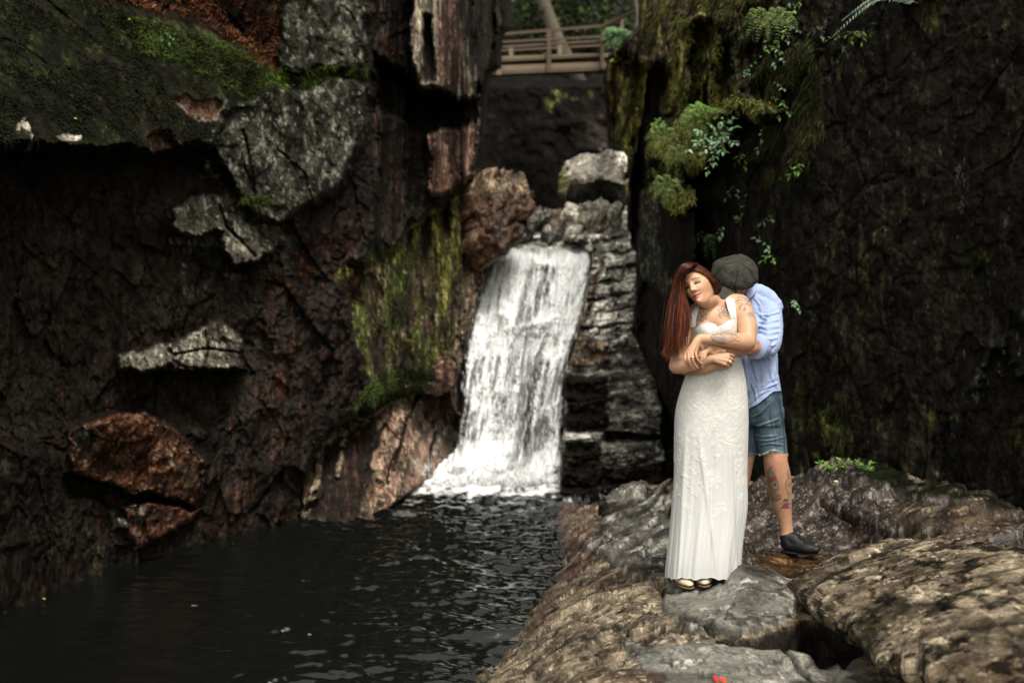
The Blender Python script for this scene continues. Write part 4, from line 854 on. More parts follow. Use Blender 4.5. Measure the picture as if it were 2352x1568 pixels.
# ================================================================ people
def catmull(pts, vals, k=6):
    P = np.array([list(p) for p in pts], float); R = np.array(vals, float); n = len(P)
    if n < 3: k = max(k, 6)
    out, ro = [], []
    for i in range(n - 1):
        p0, p1, p2, p3 = P[max(i-1,0)], P[i], P[i+1], P[min(i+2,n-1)]
        r0, r1, r2, r3 = R[max(i-1,0)], R[i], R[i+1], R[min(i+2,n-1)]
        for j in range(k):
            t = j / k
            h = lambda a, b, c, d: .5 * (2*b + (c-a)*t + (2*a-5*b+4*c-d)*t*t + (3*b-a-3*c+d)*t**3)
            out.append(h(p0, p1, p2, p3)); ro.append(h(r0, r1, r2, r3))
    out.append(P[-1]); ro.append(R[-1]); return np.array(out), np.array(ro)
def limb(pts, rad, n=34, k=6, flat=None, round_ends=True):
    """tapering limb with rounded ends; flat=(axis vector, factor) squashes the section; pts in metres"""
    P, R = catmull(pts, rad, k)
    rows = []
    T = np.gradient(P, axis=0); T /= np.linalg.norm(T, axis=1, keepdims=True) + 1e-9
    up = np.array([.13, .31, .94]); 
    if abs(T[0] @ up) > .9: up = np.array([.2, .95, .1])
    s0 = np.cross(T[0], up); s0 /= np.linalg.norm(s0)
    def ring(c, t, r, s):
        b = np.cross(t, s); b /= np.linalg.norm(b) + 1e-9
        a = np.linspace(0, 2 * math.pi, n, endpoint=False)
        q = (np.cos(a)[:, None] * s + np.sin(a)[:, None] * b) * r
        if flat is not None:
            ax = np.array(flat[0], float); ax /= np.linalg.norm(ax); q = q - (q @ ax)[:, None] * ax * (1 - flat[1])
        return c + q
    s = s0
    if round_ends:
        for a in (80, 55, 28): rows.append(ring(P[0] - T[0] * R[0] * math.sin(math.radians(a)), T[0], R[0] * math.cos(math.radians(a)), s))
    for i in range(len(P)):
        s = s - (s @ T[i]) * T[i]; s /= np.linalg.norm(s) + 1e-9
        rows.append(ring(P[i], T[i], R[i], s))
    if round_ends:
        for a in (28, 55, 80): rows.append(ring(P[-1] + T[-1] * R[-1] * math.sin(math.radians(a)), T[-1], R[-1] * math.cos(math.radians(a)), s))
    m = len(rows); V_ = np.concatenate(rows); F_ = [tuple(f) for f in grid_faces(n, m, wrap=True)]
    F_ += [tuple(range(n)), tuple(range((m - 1) * n, m * n))[::-1]]
    return V_, F_
def ell(c, r, rot=None, nu=28, nv=18, fn=None):
    """ellipsoid; rot = 3x3 whose rows are its axes"""
    th = np.linspace(0, math.pi, nv + 2)[1:-1]; ph = np.linspace(0, 2 * math.pi, nu, endpoint=False)
    T, Ph = np.meshgrid(th, ph, indexing='ij')
    q = np.stack([np.sin(T) * np.cos(Ph), np.sin(T) * np.sin(Ph), np.cos(T)], -1).reshape(-1, 3)
    q = np.concatenate([q, [[0, 0, 1], [0, 0, -1]]])
    q = fn(q) if fn else q * np.array(r)
    if rot is not None: q = q @ np.array(rot)
    V_ = q + np.array(c); F_ = [tuple(f) for f in grid_faces(nu, nv, wrap=True)]; k0 = nu * nv
    F_ += [(k0, i, (i + 1) % nu)[::-1] for i in range(nu)] + [(k0 + 1, (nv - 1) * nu + (i + 1) % nu, (nv - 1) * nu + i)[::-1] for i in range(nu)]
    return V_, F_
def loft(rows, n=96, fn=None, close=True):
    """stack of ellipses: rows = (centre xyz, half width x, half depth y)"""
    V_, m = [], len(rows)
    a = np.linspace(0, 2 * math.pi, n, endpoint=False)
    for c, rx, ry in rows:
        V_.append(np.stack([c[0] + rx * np.cos(a), c[1] + ry * np.sin(a), np.full(n, c[2])], -1))
    F_ = [tuple(f) for f in grid_faces(n, m, wrap=True)]
    if close: F_ += [tuple(range(n)), tuple(range((m - 1) * n, m * n))[::-1]]
    return np.concatenate(V_), F_
def fuse(pieces, voxel, iters=3, factor=.5):
    """one continuous surface out of overlapping closed pieces -> numpy verts, quads, normals"""
    V_, F_ = [], []
    o = 0
    for v, f in pieces:
        V_.append(np.asarray(v)); F_ += [tuple(int(i) + o for i in q) for q in f]; o += len(v)
    me = bpy.data.meshes.new('tmp'); me.from_pydata([tuple(p) for p in np.concatenate(V_)], [], F_); me.update()
    ob = bpy.data.objects.new('tmp', me); COL.objects.link(ob)
    bm = bmesh.new(); bm.from_mesh(me); bmesh.ops.recalc_face_normals(bm, faces=bm.faces); bm.to_mesh(me); bm.free()
    r = ob.modifiers.new('r', 'REMESH'); r.mode = 'VOXEL'; r.voxel_size = voxel; r.adaptivity = 0
    if iters: s = ob.modifiers.new('s', 'SMOOTH'); s.iterations = iters; s.factor = factor
    dg = bpy.context.evaluated_depsgraph_get(); ev = ob.evaluated_get(dg); m2 = ev.to_mesh()
    n = len(m2.vertices); v = np.empty(n * 3, np.float32); m2.vertices.foreach_get('co', v)
    nr = np.empty(n * 3, np.float32); m2.vertices.foreach_get('normal', nr)
    lt = np.empty(len(m2.polygons), np.int32); m2.polygons.foreach_get('loop_total', lt)
    li = np.empty(len(m2.loops), np.int32); m2.loops.foreach_get('vertex_index', li)
    if (lt == 4).all(): f = li.reshape(-1, 4)
    else: f = [tuple(p.vertices) for p in m2.polygons]
    ev.to_mesh_clear(); bpy.data.objects.remove(ob); bpy.data.meshes.remove(me)
    return v.reshape(-1, 3).astype(float), f, nr.reshape(-1, 3).astype(float)
def uv_of(X):
    return CX + X[:, 0] / X[:, 1] * F, CY - (X[:, 2] - EYE) / X[:, 1] * F
def ink(C, X, Nn, lines, w=.9, col=(.10,.09,.09), alpha=.8, front=True):
    """tattoo lines laid on the skin near the given places"""
    u, v = uv_of(X); fr = (Nn[:, 1] < .15) if front else np.ones(len(u), bool)
    allp = np.concatenate([np.array(l) for l in lines]); m = fr & (u > allp[:, 0].min() - 5) & (u < allp[:, 0].max() + 5) & (v > allp[:, 1].min() - 5) & (v < allp[:, 1].max() + 5)
    idx = np.where(m)[0]
    if len(idx) == 0: return C
    uu, vv = u[idx], v[idx]; d = np.full(len(idx), 99.)
    for l in lines: d = np.minimum(d, dline(uu, vv, l)[0])
    k = (1 - sstep(w * .5, w * 1.5, d)) * alpha; C[idx] = lerp(C[idx], np.array(col), k[:, None]); return C
def ink_fill(C, X, Nn, poly, col, alpha=.7, f=1.0):
    u, v = uv_of(X); a = np.array(poly); m = (Nn[:, 1] < .15) & (u > a[:, 0].min() - 4) & (u < a[:, 0].max() + 4) & (v > a[:, 1].min() - 4) & (v < a[:, 1].max() + 4)
    idx = np.where(m)[0]
    if len(idx): C[idx] = lerp(C[idx], np.array(col), (sstep(-f, f, sdf(u[idx], v[idx], poly)) * alpha)[:, None])
    return C

M_SKIN = mat_attr('skin', rough=.52, nscale=38, var=.11, bump=.16, bscale=220, bdist=.002, spec=.4, sss=.12, use_wet=False)
M_HAIR = mat_attr('hair', rough=.42, nscale=30, var=.25, bump=.0, spec=.3, use_wet=False)
SKIN_W = np.array([.53, .305, .185]); SKIN_M = np.array([.48, .27, .165])

def fit_head(land, c0, s=.0022):
    """turn and place a head so its landmarks land where the photograph shows them"""
    L = np.array([l[0] for l in land]); UV = np.array([l[1] for l in land]); W = np.array([l[2] for l in land])
    def rot(p):
        y, x, z = p[:3]
        Rz = np.array([[math.cos(y), -math.sin(y), 0], [math.sin(y), math.cos(y), 0], [0, 0, 1]])
        Rx = np.array([[1, 0, 0], [0, math.cos(x), -math.sin(x)], [0, math.sin(x), math.cos(x)]])
        Ry = np.array([[math.cos(z), 0, math.sin(z)], [0, 1, 0], [-math.sin(z), 0, math.cos(z)]])
        base = np.diag([1, -1, 1.])        # face looks at the camera (-Y)
        return Ry @ Rz @ Rx @ base
    def res(p):
        X = (rot(p) @ L.T).T + np.array([p[3], c0[1], p[4]])
        u, v = uv_of(X); return np.concatenate([((np.stack([u, v], 1) - UV) * W[:, None]).ravel(), (p[:3] - prior) * 120])
    prior = np.radians([-31., -21., -28.]); p = np.array([*prior, c0[0], c0[2]]); lam = 1.
    for it in range(80):
        r = res(p); J = np.stack([(res(p + np.eye(5)[i] * 1e-5) - r) / 1e-5 for i in range(5)], 1)
        dp = np.linalg.solve(J.T @ J + lam * np.eye(5), -J.T @ r); p2 = p + dp
        if (res(p2) ** 2).sum() < (r ** 2).sum(): p = p2; lam *= .6
        else: lam *= 3
    return rot(p), np.array([p[3], c0[1], p[4]]), np.abs(res(p)).max(), p
def G(x, z, cx, cz, sx, sz): return np.exp(-((x - cx) / sx) ** 2 - ((z - cz) / sz) ** 2)
def face_shape(q, k=1.0, fem=True):
    """unit sphere -> head with a face; x to the person's left, y forward, z up (metres)"""
    x, y, z = q[:, 0], q[:, 1], q[:, 2]
    fr = np.clip(y, 0, 1)
    w = 1 - (.37 if fem else .22) * sstep(0, -1, z) * sstep(-.3, .5, y) - .06 * sstep(.3, 1, z)
    X = .074 * x * w * (1 - .10 * sstep(0., -.9, z)); Y = np.where(y > 0, .088, .102) * y * (1 - .10 * sstep(-.2, -1, z) * (y < 0)); Z = .118 * z
    # sphere end at the chin is pushed forward, neck side pulled in
    Y = Y + .034 * sstep(-.45, -1., z) * sstep(-.5, .3, y + .4)
    f = sstep(0, .35, y)
    g = lambda cx, cz, sx, sz: G(X, Z, cx, cz, sx, sz) + (G(X, Z, -cx, cz, sx, sz) if cx else 0)
    t = np.clip((.018 - Z) / .055, 0, 1)
    nose = (.003 + .0245 * t ** 1.2) * np.exp(-(X / (.0085 + .004 * t)) ** 2) * sstep(.026, .008, Z) * sstep(-.050, -.038, Z)
    Y = Y + f * (nose + .007 * g(.011, -.037, .007, .007) + .003 * g(.028, .024, .018, .008) - .0105 * g(.031, .001, .016, .012) + .0085 * g(.031, -.001, .0115, .0085)
        - .0035 * g(.031, -.011, .014, .003) + .006 * g(.038, -.036, .018, .018) + .0065 * G(X, Z, 0, -.0605, .018, .0045) + .0075 * G(X, Z, 0, -.073, .015, .0055)
        - .0055 * G(X, Z, 0, -.0668, .022, .0022) - .003 * g(.025, -.0655, .004, .004) - .004 * G(X, Z, 0, -.083, .014, .005) + .010 * G(X, Z, 0, -.101, .017, .013) + .003 * G(X, Z, 0, .06, .05, .03)
        - .004 * g(.058, .01, .012, .03))
    return np.stack([X, Y, Z], 1) * k
def face_paint(C, X, R, c, k=1.0, skin=SKIN_W, lips=(.42,.075,.085), brow=(.05,.022,.014), makeup=True):
    L = (X - c) @ R / k                # world -> head space
    x, y, z = L[:, 0], L[:, 1], L[:, 2]; on = (y > .03) & (np.abs(x) < .09) & (np.abs(z) < .14)
    g = lambda cx, cz, sx, sz: G(x, z, cx, cz, sx, sz) + (G(x, z, -cx, cz, sx, sz) if cx else 0)
    def mixin(col, m):
        nonlocal C
        C = lerp(C, np.array(col), (np.clip(m, 0, 1) * on)[:, None])
    ax = np.abs(x)
    mixin((.66,.27,.21), .30 * g(.040, -.034, .016, .014))
    mixin((.14,.06,.045), .6 * sstep(1.3, .6, np.hypot((ax - .031) / .017, (z - .004) / .009)) * makeup)
    zb = .0195 + .004 * np.clip((ax - .012) / .02, 0, 1) - .35 * np.clip(ax - .036, 0, 1)
    mixin(brow, .9 * sstep(.0036, .0014, np.abs(z - zb)) * sstep(.010, .014, ax) * sstep(.052, .046, ax))
    zl = -.0055 - .9 * (.031 - ax) ** 2 * 8 + .12 * np.clip(ax - .036, 0, 1)
    mixin((.010,.007,.006), sstep(.0072, .0042, np.abs(z - zl - .0012)) * sstep(.014, .018, ax) * sstep(.049, .045, ax))
    zm = -.0668 + 6.0 * x * x                 # corners lift into a smile
    wl = sstep(.027, .022, ax)
    mixin(lips, wl * sstep(.0085, .0065, np.abs(z - zm - .0005)) * sstep(1.15, .9, np.hypot(x / .0255, (z - zm) / .0085)))
    mixin((.12,.018,.02), .8 * sstep(.0018, .0007, np.abs(z - zm)) * sstep(.026, .023, ax))
    mixin((.30,.14,.10), .5 * g(.009, -.044, .0035, .002))
    return C

# ---------------- the woman --------------------------------------------------
DW = 5.02
wom = tag(empty('person', at(1610, 1345, DW)), 'woman with long auburn hair in a white lace wedding dress, arms folded', 'person')
LM = [((.031,.083,-.003),(1595,647),1.),((0,.112,-.036),(1584,672),1.),((0,.095,-.066),(1600,678),1.),((0,.088,-.108),(1607,694),1.),((.072,.0,-.012),(1632,645),.08)]
RH, CH, errH, pH = fit_head(LM, at(1606, 648, DW - .02))
print('HEAD', errH, np.degrees(pH[:3]), [round(a, 1) for a in np.array(uv_of(CH[None])).ravel()])
hw = lambda x, y, z: CH + RH @ np.array([x, y, z])
def A3(u, v, d): return np.array(at(u, v, d))
wp = []
wp.append(ell(CH, None, rot=RH.T, nu=110, nv=90, fn=lambda q: face_shape(q, .93)))
for sgn in (1, -1):
    wp.append(ell(hw(sgn * .0625, -.010, -.012), (.006, .012, .024), rot=RH.T))
wp.append(limb([A3(1645,712,5.07), A3(1636,692,5.05), hw(0, -.012, -.075)], [.058, .041, .042]))
wp.append(ell(A3(1640,790,5.10), (.135, .095, .17)))
wp.append(limb([A3(1590,723,5.09), A3(1612,711,5.09), A3(1645,702,5.09), A3(1676,694,5.09), A3(1700,698,5.09)], [.046, .046, .052, .046, .050]))
wp.append(ell(A3(1641,737,5.06), (.118, .072, .085)))
wp.append(ell(A3(1683,722,5.06), (.045, .055, .060))); wp.append(ell(A3(1602,740,5.07), (.04, .055, .06)))
for (u, v) in ((1618, 760), (1661, 753)): wp.append(ell(A3(u, v, 5.01), (.048, .055, .052)))
wp.append(limb([A3(1640,860,5.12), A3(1634,930,5.12)], [.115, .145], flat=((0,1,0),.7)))
for u in (1605, 1660): wp.append(limb([A3(u,950,5.12), A3(u-6,1120,5.10), A3(u-20,1320,5.06)], [.085, .055, .036]))
# her left arm (right in the picture)
wp.append(limb([A3(1700,699,5.08), A3(1709,722,5.05), A3(1716,752,5.00), A3(1717,784,4.945)], [.050, .052, .0495, .042]))
wp.append(limb([A3(1717,786,4.94), A3(1700,784,4.915), A3(1668,781,4.885), A3(1635,778,4.87), A3(1607,778,4.865)], [.0415, .0425, .0345, .0265, .0235], flat=((0,1,0),.9)))
# her right arm
wp.append(limb([A3(1592,724,5.09), A3(1577,752,5.07), A3(1563,795,5.04), A3(1555,838,4.985)], [.046, .045, .042, .038]))
wp.append(limb([A3(1555,840,4.98), A3(1572,839,4.95), A3(1594,835,4.925), A3(1615,829,4.91), A3(1632,823,4.90)], [.0405, .0385, .034, .0275, .0235]))
def hand(wrist, knuckles, palm_r, fingers, fr=.0085, thumb=None, thick=.014):
    """palm from the wrist to four knuckles, then separate bent fingers"""
    out = []
    W = np.array(wrist)
    for i, kn in enumerate(knuckles):
        kn = np.array(kn); out.append(limb([W + (kn - W) * .05 + 0, W + (kn - W) * .5, kn], [palm_r, thick * 1.05, fr * 1.25]))
    for f in fingers:
        pts = [np.array(p) for p in f]; r = [fr * 1.1] + [fr * (1.0 - .12 * i) for i in range(1, len(pts))]
        out.append(limb(pts, r, n=12, k=4))
    if thumb is not None: out.append(limb([np.array(p) for p in thumb], [fr * 1.5, fr * 1.3, fr * 1.05, fr * .85][:len(thumb)], n=12, k=4))
    return out
# her left hand hangs over his wrist
kn = [A3(1598,806,4.845), A3(1590,808,4.838), A3(1582,811,4.84), A3(1575,815,4.852)]
wp += hand(A3(1603,781,4.862), kn, .0215, [
    [kn[0], A3(1600,820,4.835), A3(1606,830,4.84), A3(1613,835,4.85)],
    [kn[1], A3(1591,823,4.822), A3(1595,835,4.83), A3(1603,845,4.845)],
    [kn[2], A3(1582,825,4.826), A3(1586,837,4.835), A3(1594,846,4.85)],
    [kn[3], A3(1574,826,4.84), A3(1578,836,4.85), A3(1585,843,4.862)]], .0078, thumb=[A3(1606,788,4.86), A3(1612,799,4.87), A3(1616,808,4.885)])
# her right hand, closed, lies on the dress
kn2 = [A3(1672,814,4.885), A3(1673,821,4.872), A3(1671,829,4.865), A3(1666,836,4.868)]
wp += hand(A3(1633,822,4.90), kn2, .0215, [
    [kn2[0], A3(1683,816,4.90), A3(1685,823,4.925), A3(1676,825,4.935)],
    [kn2[1], A3(1682,825,4.885), A3(1684,831,4.91), A3(1675,833,4.925)],
    [kn2[2], A3(1680,833,4.88), A3(1680,839,4.90), A3(1672,840,4.92)],
    [kn2[3], A3(1673,840,4.882), A3(1672,845,4.90), A3(1665,844,4.915)]], .0080, thumb=[A3(1640,812,4.895), A3(1652,805,4.89), A3(1664,806,4.885)])
Xw, Fw, Nw = fuse(wp, .0026, 2, .5)
Cw = SKIN_W * (1 + .07 * fbm(Xw, 12, 3, 5))[:, None] * np.ones((len(Xw), 3)); Cw = lerp(Cw, np.array([.50, .22, .14]), (.22 * sstep(.0, .6, fbm(Xw, 18, 3, 15)))[:, None])
uu, vv = uv_of(Xw)
for (cu, cv, r, a) in ((1717,800,14,.35),(1553,850,14,.3),(1590,810,14,.30),(1672,826,10,.35)):     # redder elbows and knuckles
    Cw = lerp(Cw, np.array([.60,.27,.19]), (a * np.exp(-((uu - cu) ** 2 + (vv - cv) ** 2) / r ** 2))[:, None])
Cw = face_paint(Cw, Xw, RH, CH, .93)
def pet(cx, cy, ang, L, w):       # one petal outline
    a = math.radians(ang); t = np.linspace(0, 1, 8); s = np.sin(t * math.pi) * w
    f = lambda t_, s_: (cx + math.cos(a) * t_ * L - math.sin(a) * s_, cy + math.sin(a) * t_ * L + math.cos(a) * s_)
    return [f(a_, b_) for a_, b_ in zip(t, s)] + [f(a_, -b_) for a_, b_ in zip(t[::-1], s[::-1])]
INKC = (.13,.11,.10)
Cw = ink(Cw, Xw, Nw, [pet(1612,726,a,13,3.2) for a in (-70,-20,30,80,130,190)] + [[(1606,716),(1612,726),(1610,738)],[(1604,730),(1600,738)]], 1.0, INKC, .9)
Cw = ink(Cw, Xw, Nw, [pet(1662,716,a,14,3.4) for a in (-100,-50,0,45,140,200)] + [[(1650,722),(1662,716),(1672,722)],[(1652,728),(1658,730)]], 1.0, INKC, .9)
Cw = ink(Cw, Xw, Nw, [[(1693,684),(1702,682),(1712,686),(1720,692)],[(1692,690),(1700,688),(1712,692)],[(1698,704),(1706,699),(1716,698),(1724,702)],[(1706,699),(1702,694)],[(1714,698),(1719,693)],[(1700,704),(1697,711)],[(1711,699),(1711,706)],
    [(1711,706),(1714,709),(1713,713),(1710,714),(1708,711),(1711,706)],[(1712,722),(1719,718),(1726,718)],[(1716,724),(1722,720)],[(1717,728),(1722,722)],[(1722,730),(1725,722),(1730,726)]], 1.0, INKC, .9)
Cw = ink_fill(Cw, Xw, Nw, [(1711,706),(1714.5,709),(1713.5,713),(1710,714.5),(1707.5,711)], INKC, .5)
Cw = ink_fill(Cw, Xw, Nw, [(1719,720),(1731,716),(1734,730),(1725,726)], (.2,.2,.17), .5)
tat = [pet(1641,776,a,9,2.8) for a in (0,60,120,180,240,300)] + [pet(1659,778,a,11,3) for a in (-30,20,80,140,200,260)] + [[(1632,772),(1636,780),(1645,787),(1656,791),(1668,789),(1682,783),(1690,779)],[(1634,769),(1648,767),(1662,768),(1680,766),(1692,768)],[(1678,770),(1684,776),(1694,776)],[(1680,768),(1690,770),(1699,775)],[(1684,780),(1692,783),(1699,782)]]
Cw = ink(Cw, Xw, Nw, tat, .95, (.12,.11,.11), .9)
Cw = ink_fill(Cw, Xw, Nw, [(1632,770),(1680,768),(1690,776),(1670,788),(1655,790),(1640,783)], (.30,.235,.20), .40, 2)
Cw = ink_fill(Cw, Xw, Nw, [(1648,784),(1660,786),(1668,784),(1662,791),(1652,790)], (.10,.10,.10), .6, 1.5)
Cw = ink_fill(Cw, Xw, Nw, [(1637,772),(1643,771),(1645,776),(1640,778)], (.42,.20,.22), .6, 1.5)
Cw = ink_fill(Cw, Xw, Nw, [(1544,813),(1549,812),(1551,817),(1545,819)], (.2,.2,.19), .6, 1.)
obj('body', Xw, Fw, M_SKIN, wom, col=Cw)

# dress -------------------------------------------------------------------------
def rows_uv(tab, dep):
    return tab
DT = np.array([ # v, left u, right u, half depth, centre distance
 (700,1596,1690,.085,5.09),(728,1588,1692,.100,5.075),(745,1583,1692,.128,5.065),(762,1582,1692,.132,5.062),(790,1588,1692,.116,5.07),(820,1585,1700,.108,5.08),(850,1581,1708,.112,5.085),(880,1572,1712,.122,5.09),(915,1556,1716,.135,5.095),(950,1551,1717,.140,5.095),
 (990,1549,1718,.140,5.09),(1050,1549,1716,.138,5.085),(1100,1550,1714,.138,5.08),(1158,1544,1718,.145,5.075),(1190,1542,1714,.15,5.07),(1224,1539,1706,.155,5.065),(1270,1534,1702,.160,5.05),(1328,1528,1697,.165,5.045)])
def build_dress():
    n, m = 420, 330
    a = np.linspace(0, 2 * math.pi, n, endpoint=False)            # 0 = picture right, pi/2 = back, 3pi/2 = front
    fr = np.exp(-((a - 1.5 * math.pi) / .9) ** 2)
    # neckline height per angle
    cu = np.cos(a)
    vt = np.interp(np.degrees(a), [0, 60, 120, 180, 205, 232, 250, 262, 268, 276, 290, 312, 335, 360], [742, 735, 735, 752, 752, 742, 739, 742, 748, 745, 736, 729, 734, 742])
    t = np.linspace(0, 1, m)[:, None]
    hem = 1328 + 1.6 * np.sin(a * 9) + 1.2 * np.sin(a * 23 + 1)
    V = vt[None] + t ** .92 * (hem - vt)[None]
    I = lambda k: sum(np.interp(V + o_, DT[:, 0], DT[:, k]) for o_ in (-36, -24, -12, 0, 12, 24, 36)) / 7
    L, R_, dep, dc = I(1), I(2), I(3), I(4)
    # wobble of the folds grows below the knee
    low = sstep(960, 1180, V); A2 = np.broadcast_to(a[None], V.shape)
    fold = (.75 * np.sin(A2 * 9 + 1.1 * np.sin(V / 110)) + .42 * np.sin(A2 * 17 + 1.3 + .9 * np.sin(V / 90 + 1)) + .16 * np.sin(A2 * 37 + .4 + V / 140)); fold = np.where(fold > 0, fold, fold * 1.5)
    rr = 1 + sstep(900, 1150, V) * .019 * fold * (.5 + .9 * sstep(1050, 1328, V))
    x0 = ((L + R_) / 2 - CX) / F * dc; rx = (R_ - L) / 2 / F * dc
    s_ = np.sign(np.cos(A2)) * np.abs(np.cos(A2)) ** .92; s2 = np.sign(np.sin(A2)) * np.abs(np.sin(A2)) ** .92
    X = x0 + rx * s_ * np.where(np.abs(np.cos(A2)) > .8, 1 + (rr - 1) * .4, rr); Y = dc + dep * s2 * rr
    # bust
    for (bu, bv) in ((1613, 760), (1666, 752)):
        bx = (bu - CX) / F * 5.0; bz = EYE - (bv - CY) / F * 5.0; Zc = EYE - (V - CY) / F * 5.0
        Y = Y - .030 * np.exp(-((X - bx) / .05) ** 2 - ((Zc - bz) / .05) ** 2) * (s2 < 0)
    Z = EYE - (V - CY) / F * (dc - .85 * dep * (s2 < 0) * np.abs(s2) - .1 * dep)
    P = np.stack([X, Y, Z], -1)
    nx = np.stack([s_ * np.ones_like(V), s2 * 1.3, 0 * V], -1); nx /= np.linalg.norm(nx, axis=-1, keepdims=True)
    # lace: dense above, scattered appliques below
    u_, v_ = CX + X / Y * F, V
    fl = worley(P * (80, 80, 80), 5); rosette = sstep(.70, .25, fl[0]) * (.5 + .5 * sstep(-.2, .3, fbm(P, 25, 2, 19))); thread = ridged(P, 60, 3, 7)
    cover = sstep(1000, 955, V + 40 * fbm(P, 12, 4, 3, .7) + 10 * fbm(P, 30, 2, 4))
    spots = np.zeros_like(V); rs = np.random.RandomState(9)
    for (su, sv, sr) in [(1590,1000,24),(1640,990,22),(1600,1040,20),(1650,1035,22),(1690,1030,18),(1580,1085,20),(1640,1100,18),(1612,1068,12),(1700,1070,16),(1665,1010,16),(1595,1120,14),(1560,1050,12),(1555,1130,9),(1575,1168,9),(1650,1165,14),(1700,1105,14),(1625,1135,9),(1694,1000,16),(1610,1000,12),(1570,1010,16),(1706,1140,9)]:
        dd = np.hypot(u_ - su + 14 * fbm(P, 24, 4, 8, .7), (v_ - sv + 16 * fbm(P, 24, 4, 9, .7)) * .8); spots = np.maximum(spots, sstep(sr * 1.1, sr * .75, dd) * (s2 < .3))
    cover = np.maximum(cover, spots)
    P = P + nx * (cover * (.0004 + .0013 * rosette + .0008 * thread))[..., None]
    C = lerp(np.array([.55, .55, .54]), np.array([.63, .62, .585]) * (.86 + .14 * rosette + .10 * thread)[..., None], cover[..., None])
    tul = fbm(np.stack([A2 * 60, V * .01, V * 0], -1), 1, 2, 2) * low
    C = C * (1 + .05 * tul)[..., None]
    for (a0, b0, sg) in ((1600, 1650, 1), (1640, 1628, -1), (1672, 1690, 1), (1578, 1560, 1)):
        uc = a0 + (b0 - a0) * np.clip((V - 960) / 370, 0, 1); g_ = np.exp(-((u_ - uc) / 5.0) ** 2) * sstep(960, 1080, V) * (s2 < .2); P = P + nx * (sg * .007 * g_)[..., None]
    # inner side so the cloth has thickness
    Pi = P - nx * .006; W_ = cover
    Vt = np.concatenate([P.reshape(-1, 3), Pi.reshape(-1, 3)]); f1 = grid_faces(n, m, wrap=True); f2 = f1[:, ::-1] + n * m
    i = np.arange(n); j = (i + 1) % n
    rim = np.stack([i, j, j + n * m, i + n * m], -1)[:, ::-1]; b = (m - 1) * n; rim2 = np.stack([b + i, b + j, b + j + n * m, b + i + n * m], -1)
    return Vt, np.concatenate([f1, f2, rim, rim2]), np.concatenate([C.reshape(-1, 3)] * 2)
M_DRESS = mat_attr('lace_cloth', rough=.85, nscale=160, var=.05, bump=.35, bscale=260, bdist=.003, spec=.2, use_wet=False)
_n, M_DRESS_nt, _b = M_DRESS, M_DRESS.node_tree, M_DRESS.node_tree.nodes['Principled BSDF']; _b.inputs['Sheen Weight'].default_value = .15
dv, df, dc_ = build_dress()
dress = obj('dress', dv, df, M_DRESS, wom, col=dc_)
def ribbon(name, path, w, th, m, parent, col, n=26, cross=None):
    """strip of cloth along a path of 3D points; w width list"""
    P, Wd = catmull(path, w, 8); T = np.gradient(P, axis=0); T /= np.linalg.norm(T, axis=1, keepdims=True)
    V_ = []
    for i in range(len(P)):
        nn = np.array(cross[0]) * (1 - i / (len(P) - 1)) + np.array(cross[1]) * (i / (len(P) - 1)); s = np.cross(T[i], nn); s /= np.linalg.norm(s); nn = np.cross(s, T[i])
        for k in range(12):
            a = 2 * math.pi * k / 12; V_.append(P[i] + s * math.cos(a) * Wd[i] / 2 + nn * math.sin(a) * th)
    k = len(P); V_ = np.array(V_); F_ = [tuple(f) for f in grid_faces(12, k, wrap=True)] + [tuple(range(12)), tuple(range((k - 1) * 12, k * 12))[::-1]]
    V_ = V_ + .0012 * fbm(V_, 60, 3, 3)[:, None]
    return obj(name, V_, F_, m, parent, col=np.ones((len(V_), 3)) * np.array(col) * (1 + .12 * fbm(V_, 70, 3, 5))[:, None])
_us, _vs = uv_of(Xw)
def surf(u, v, lift=.004):
    m = np.hypot(_us - u, _vs - v) < 3; return A3(u, v, (Xw[m, 1].min() if m.any() else 5.06) - lift)
ribbon('strap', [surf(1591,752,.004), surf(1592,738), surf(1594,722), surf(1600,708), A3(1606,697,5.10), A3(1612,712,5.17)], [.040,.036,.033,.033,.033,.033], .004, M_DRESS, dress, (.63,.62,.585), cross=((0,-1,.2),(0,.6,1)))
ribbon('strap', [surf(1686,744,.004), surf(1683,722), surf(1680,704), surf(1677,690), A3(1673,674,5.10), A3(1668,684,5.17)], [.034,.038,.046,.050,.046,.040], .004, M_DRESS, dress, (.63,.62,.585), cross=((.1,-1,.2),(0,.5,1)))
# shoes
M_SHOE = mat_flat('cream_shoe', (.50,.43,.31), .8, .25, 60, .3, 120, .002); M_SOLE = mat_flat('dirty_sole', (.16,.09,.05), .9)
for (u, v, ang) in ((1575, 1338, .12), (1621, 1334, -.15)):
    c = A3(u, v, 4.93)
    def shoe(q):
        x, y, z = q[:, 0], q[:, 1], q[:, 2]
        return np.stack([x * .043 * (1 - .18 * np.abs(y) ** 3), y * .115, np.where(z > 0, z * .032 * (1 - .25 * sstep(0, -1, y)), z * .016)], 1)
    rt = np.array([[math.cos(ang), math.sin(ang), 0], [-math.sin(ang), math.cos(ang), 0], [0, 0, 1]])
    v_, f_ = ell(c + np.array([0, .06, .0]), None, rt, 30, 20, shoe); sh = obj('shoe', v_, f_, M_SHOE, wom)
    v_, f_ = ell(c + np.array([0, .06, -.016]), (.045, .118, .007), rt, 30, 10); so = obj('sole', v_, f_, M_SOLE); so.parent = sh
    
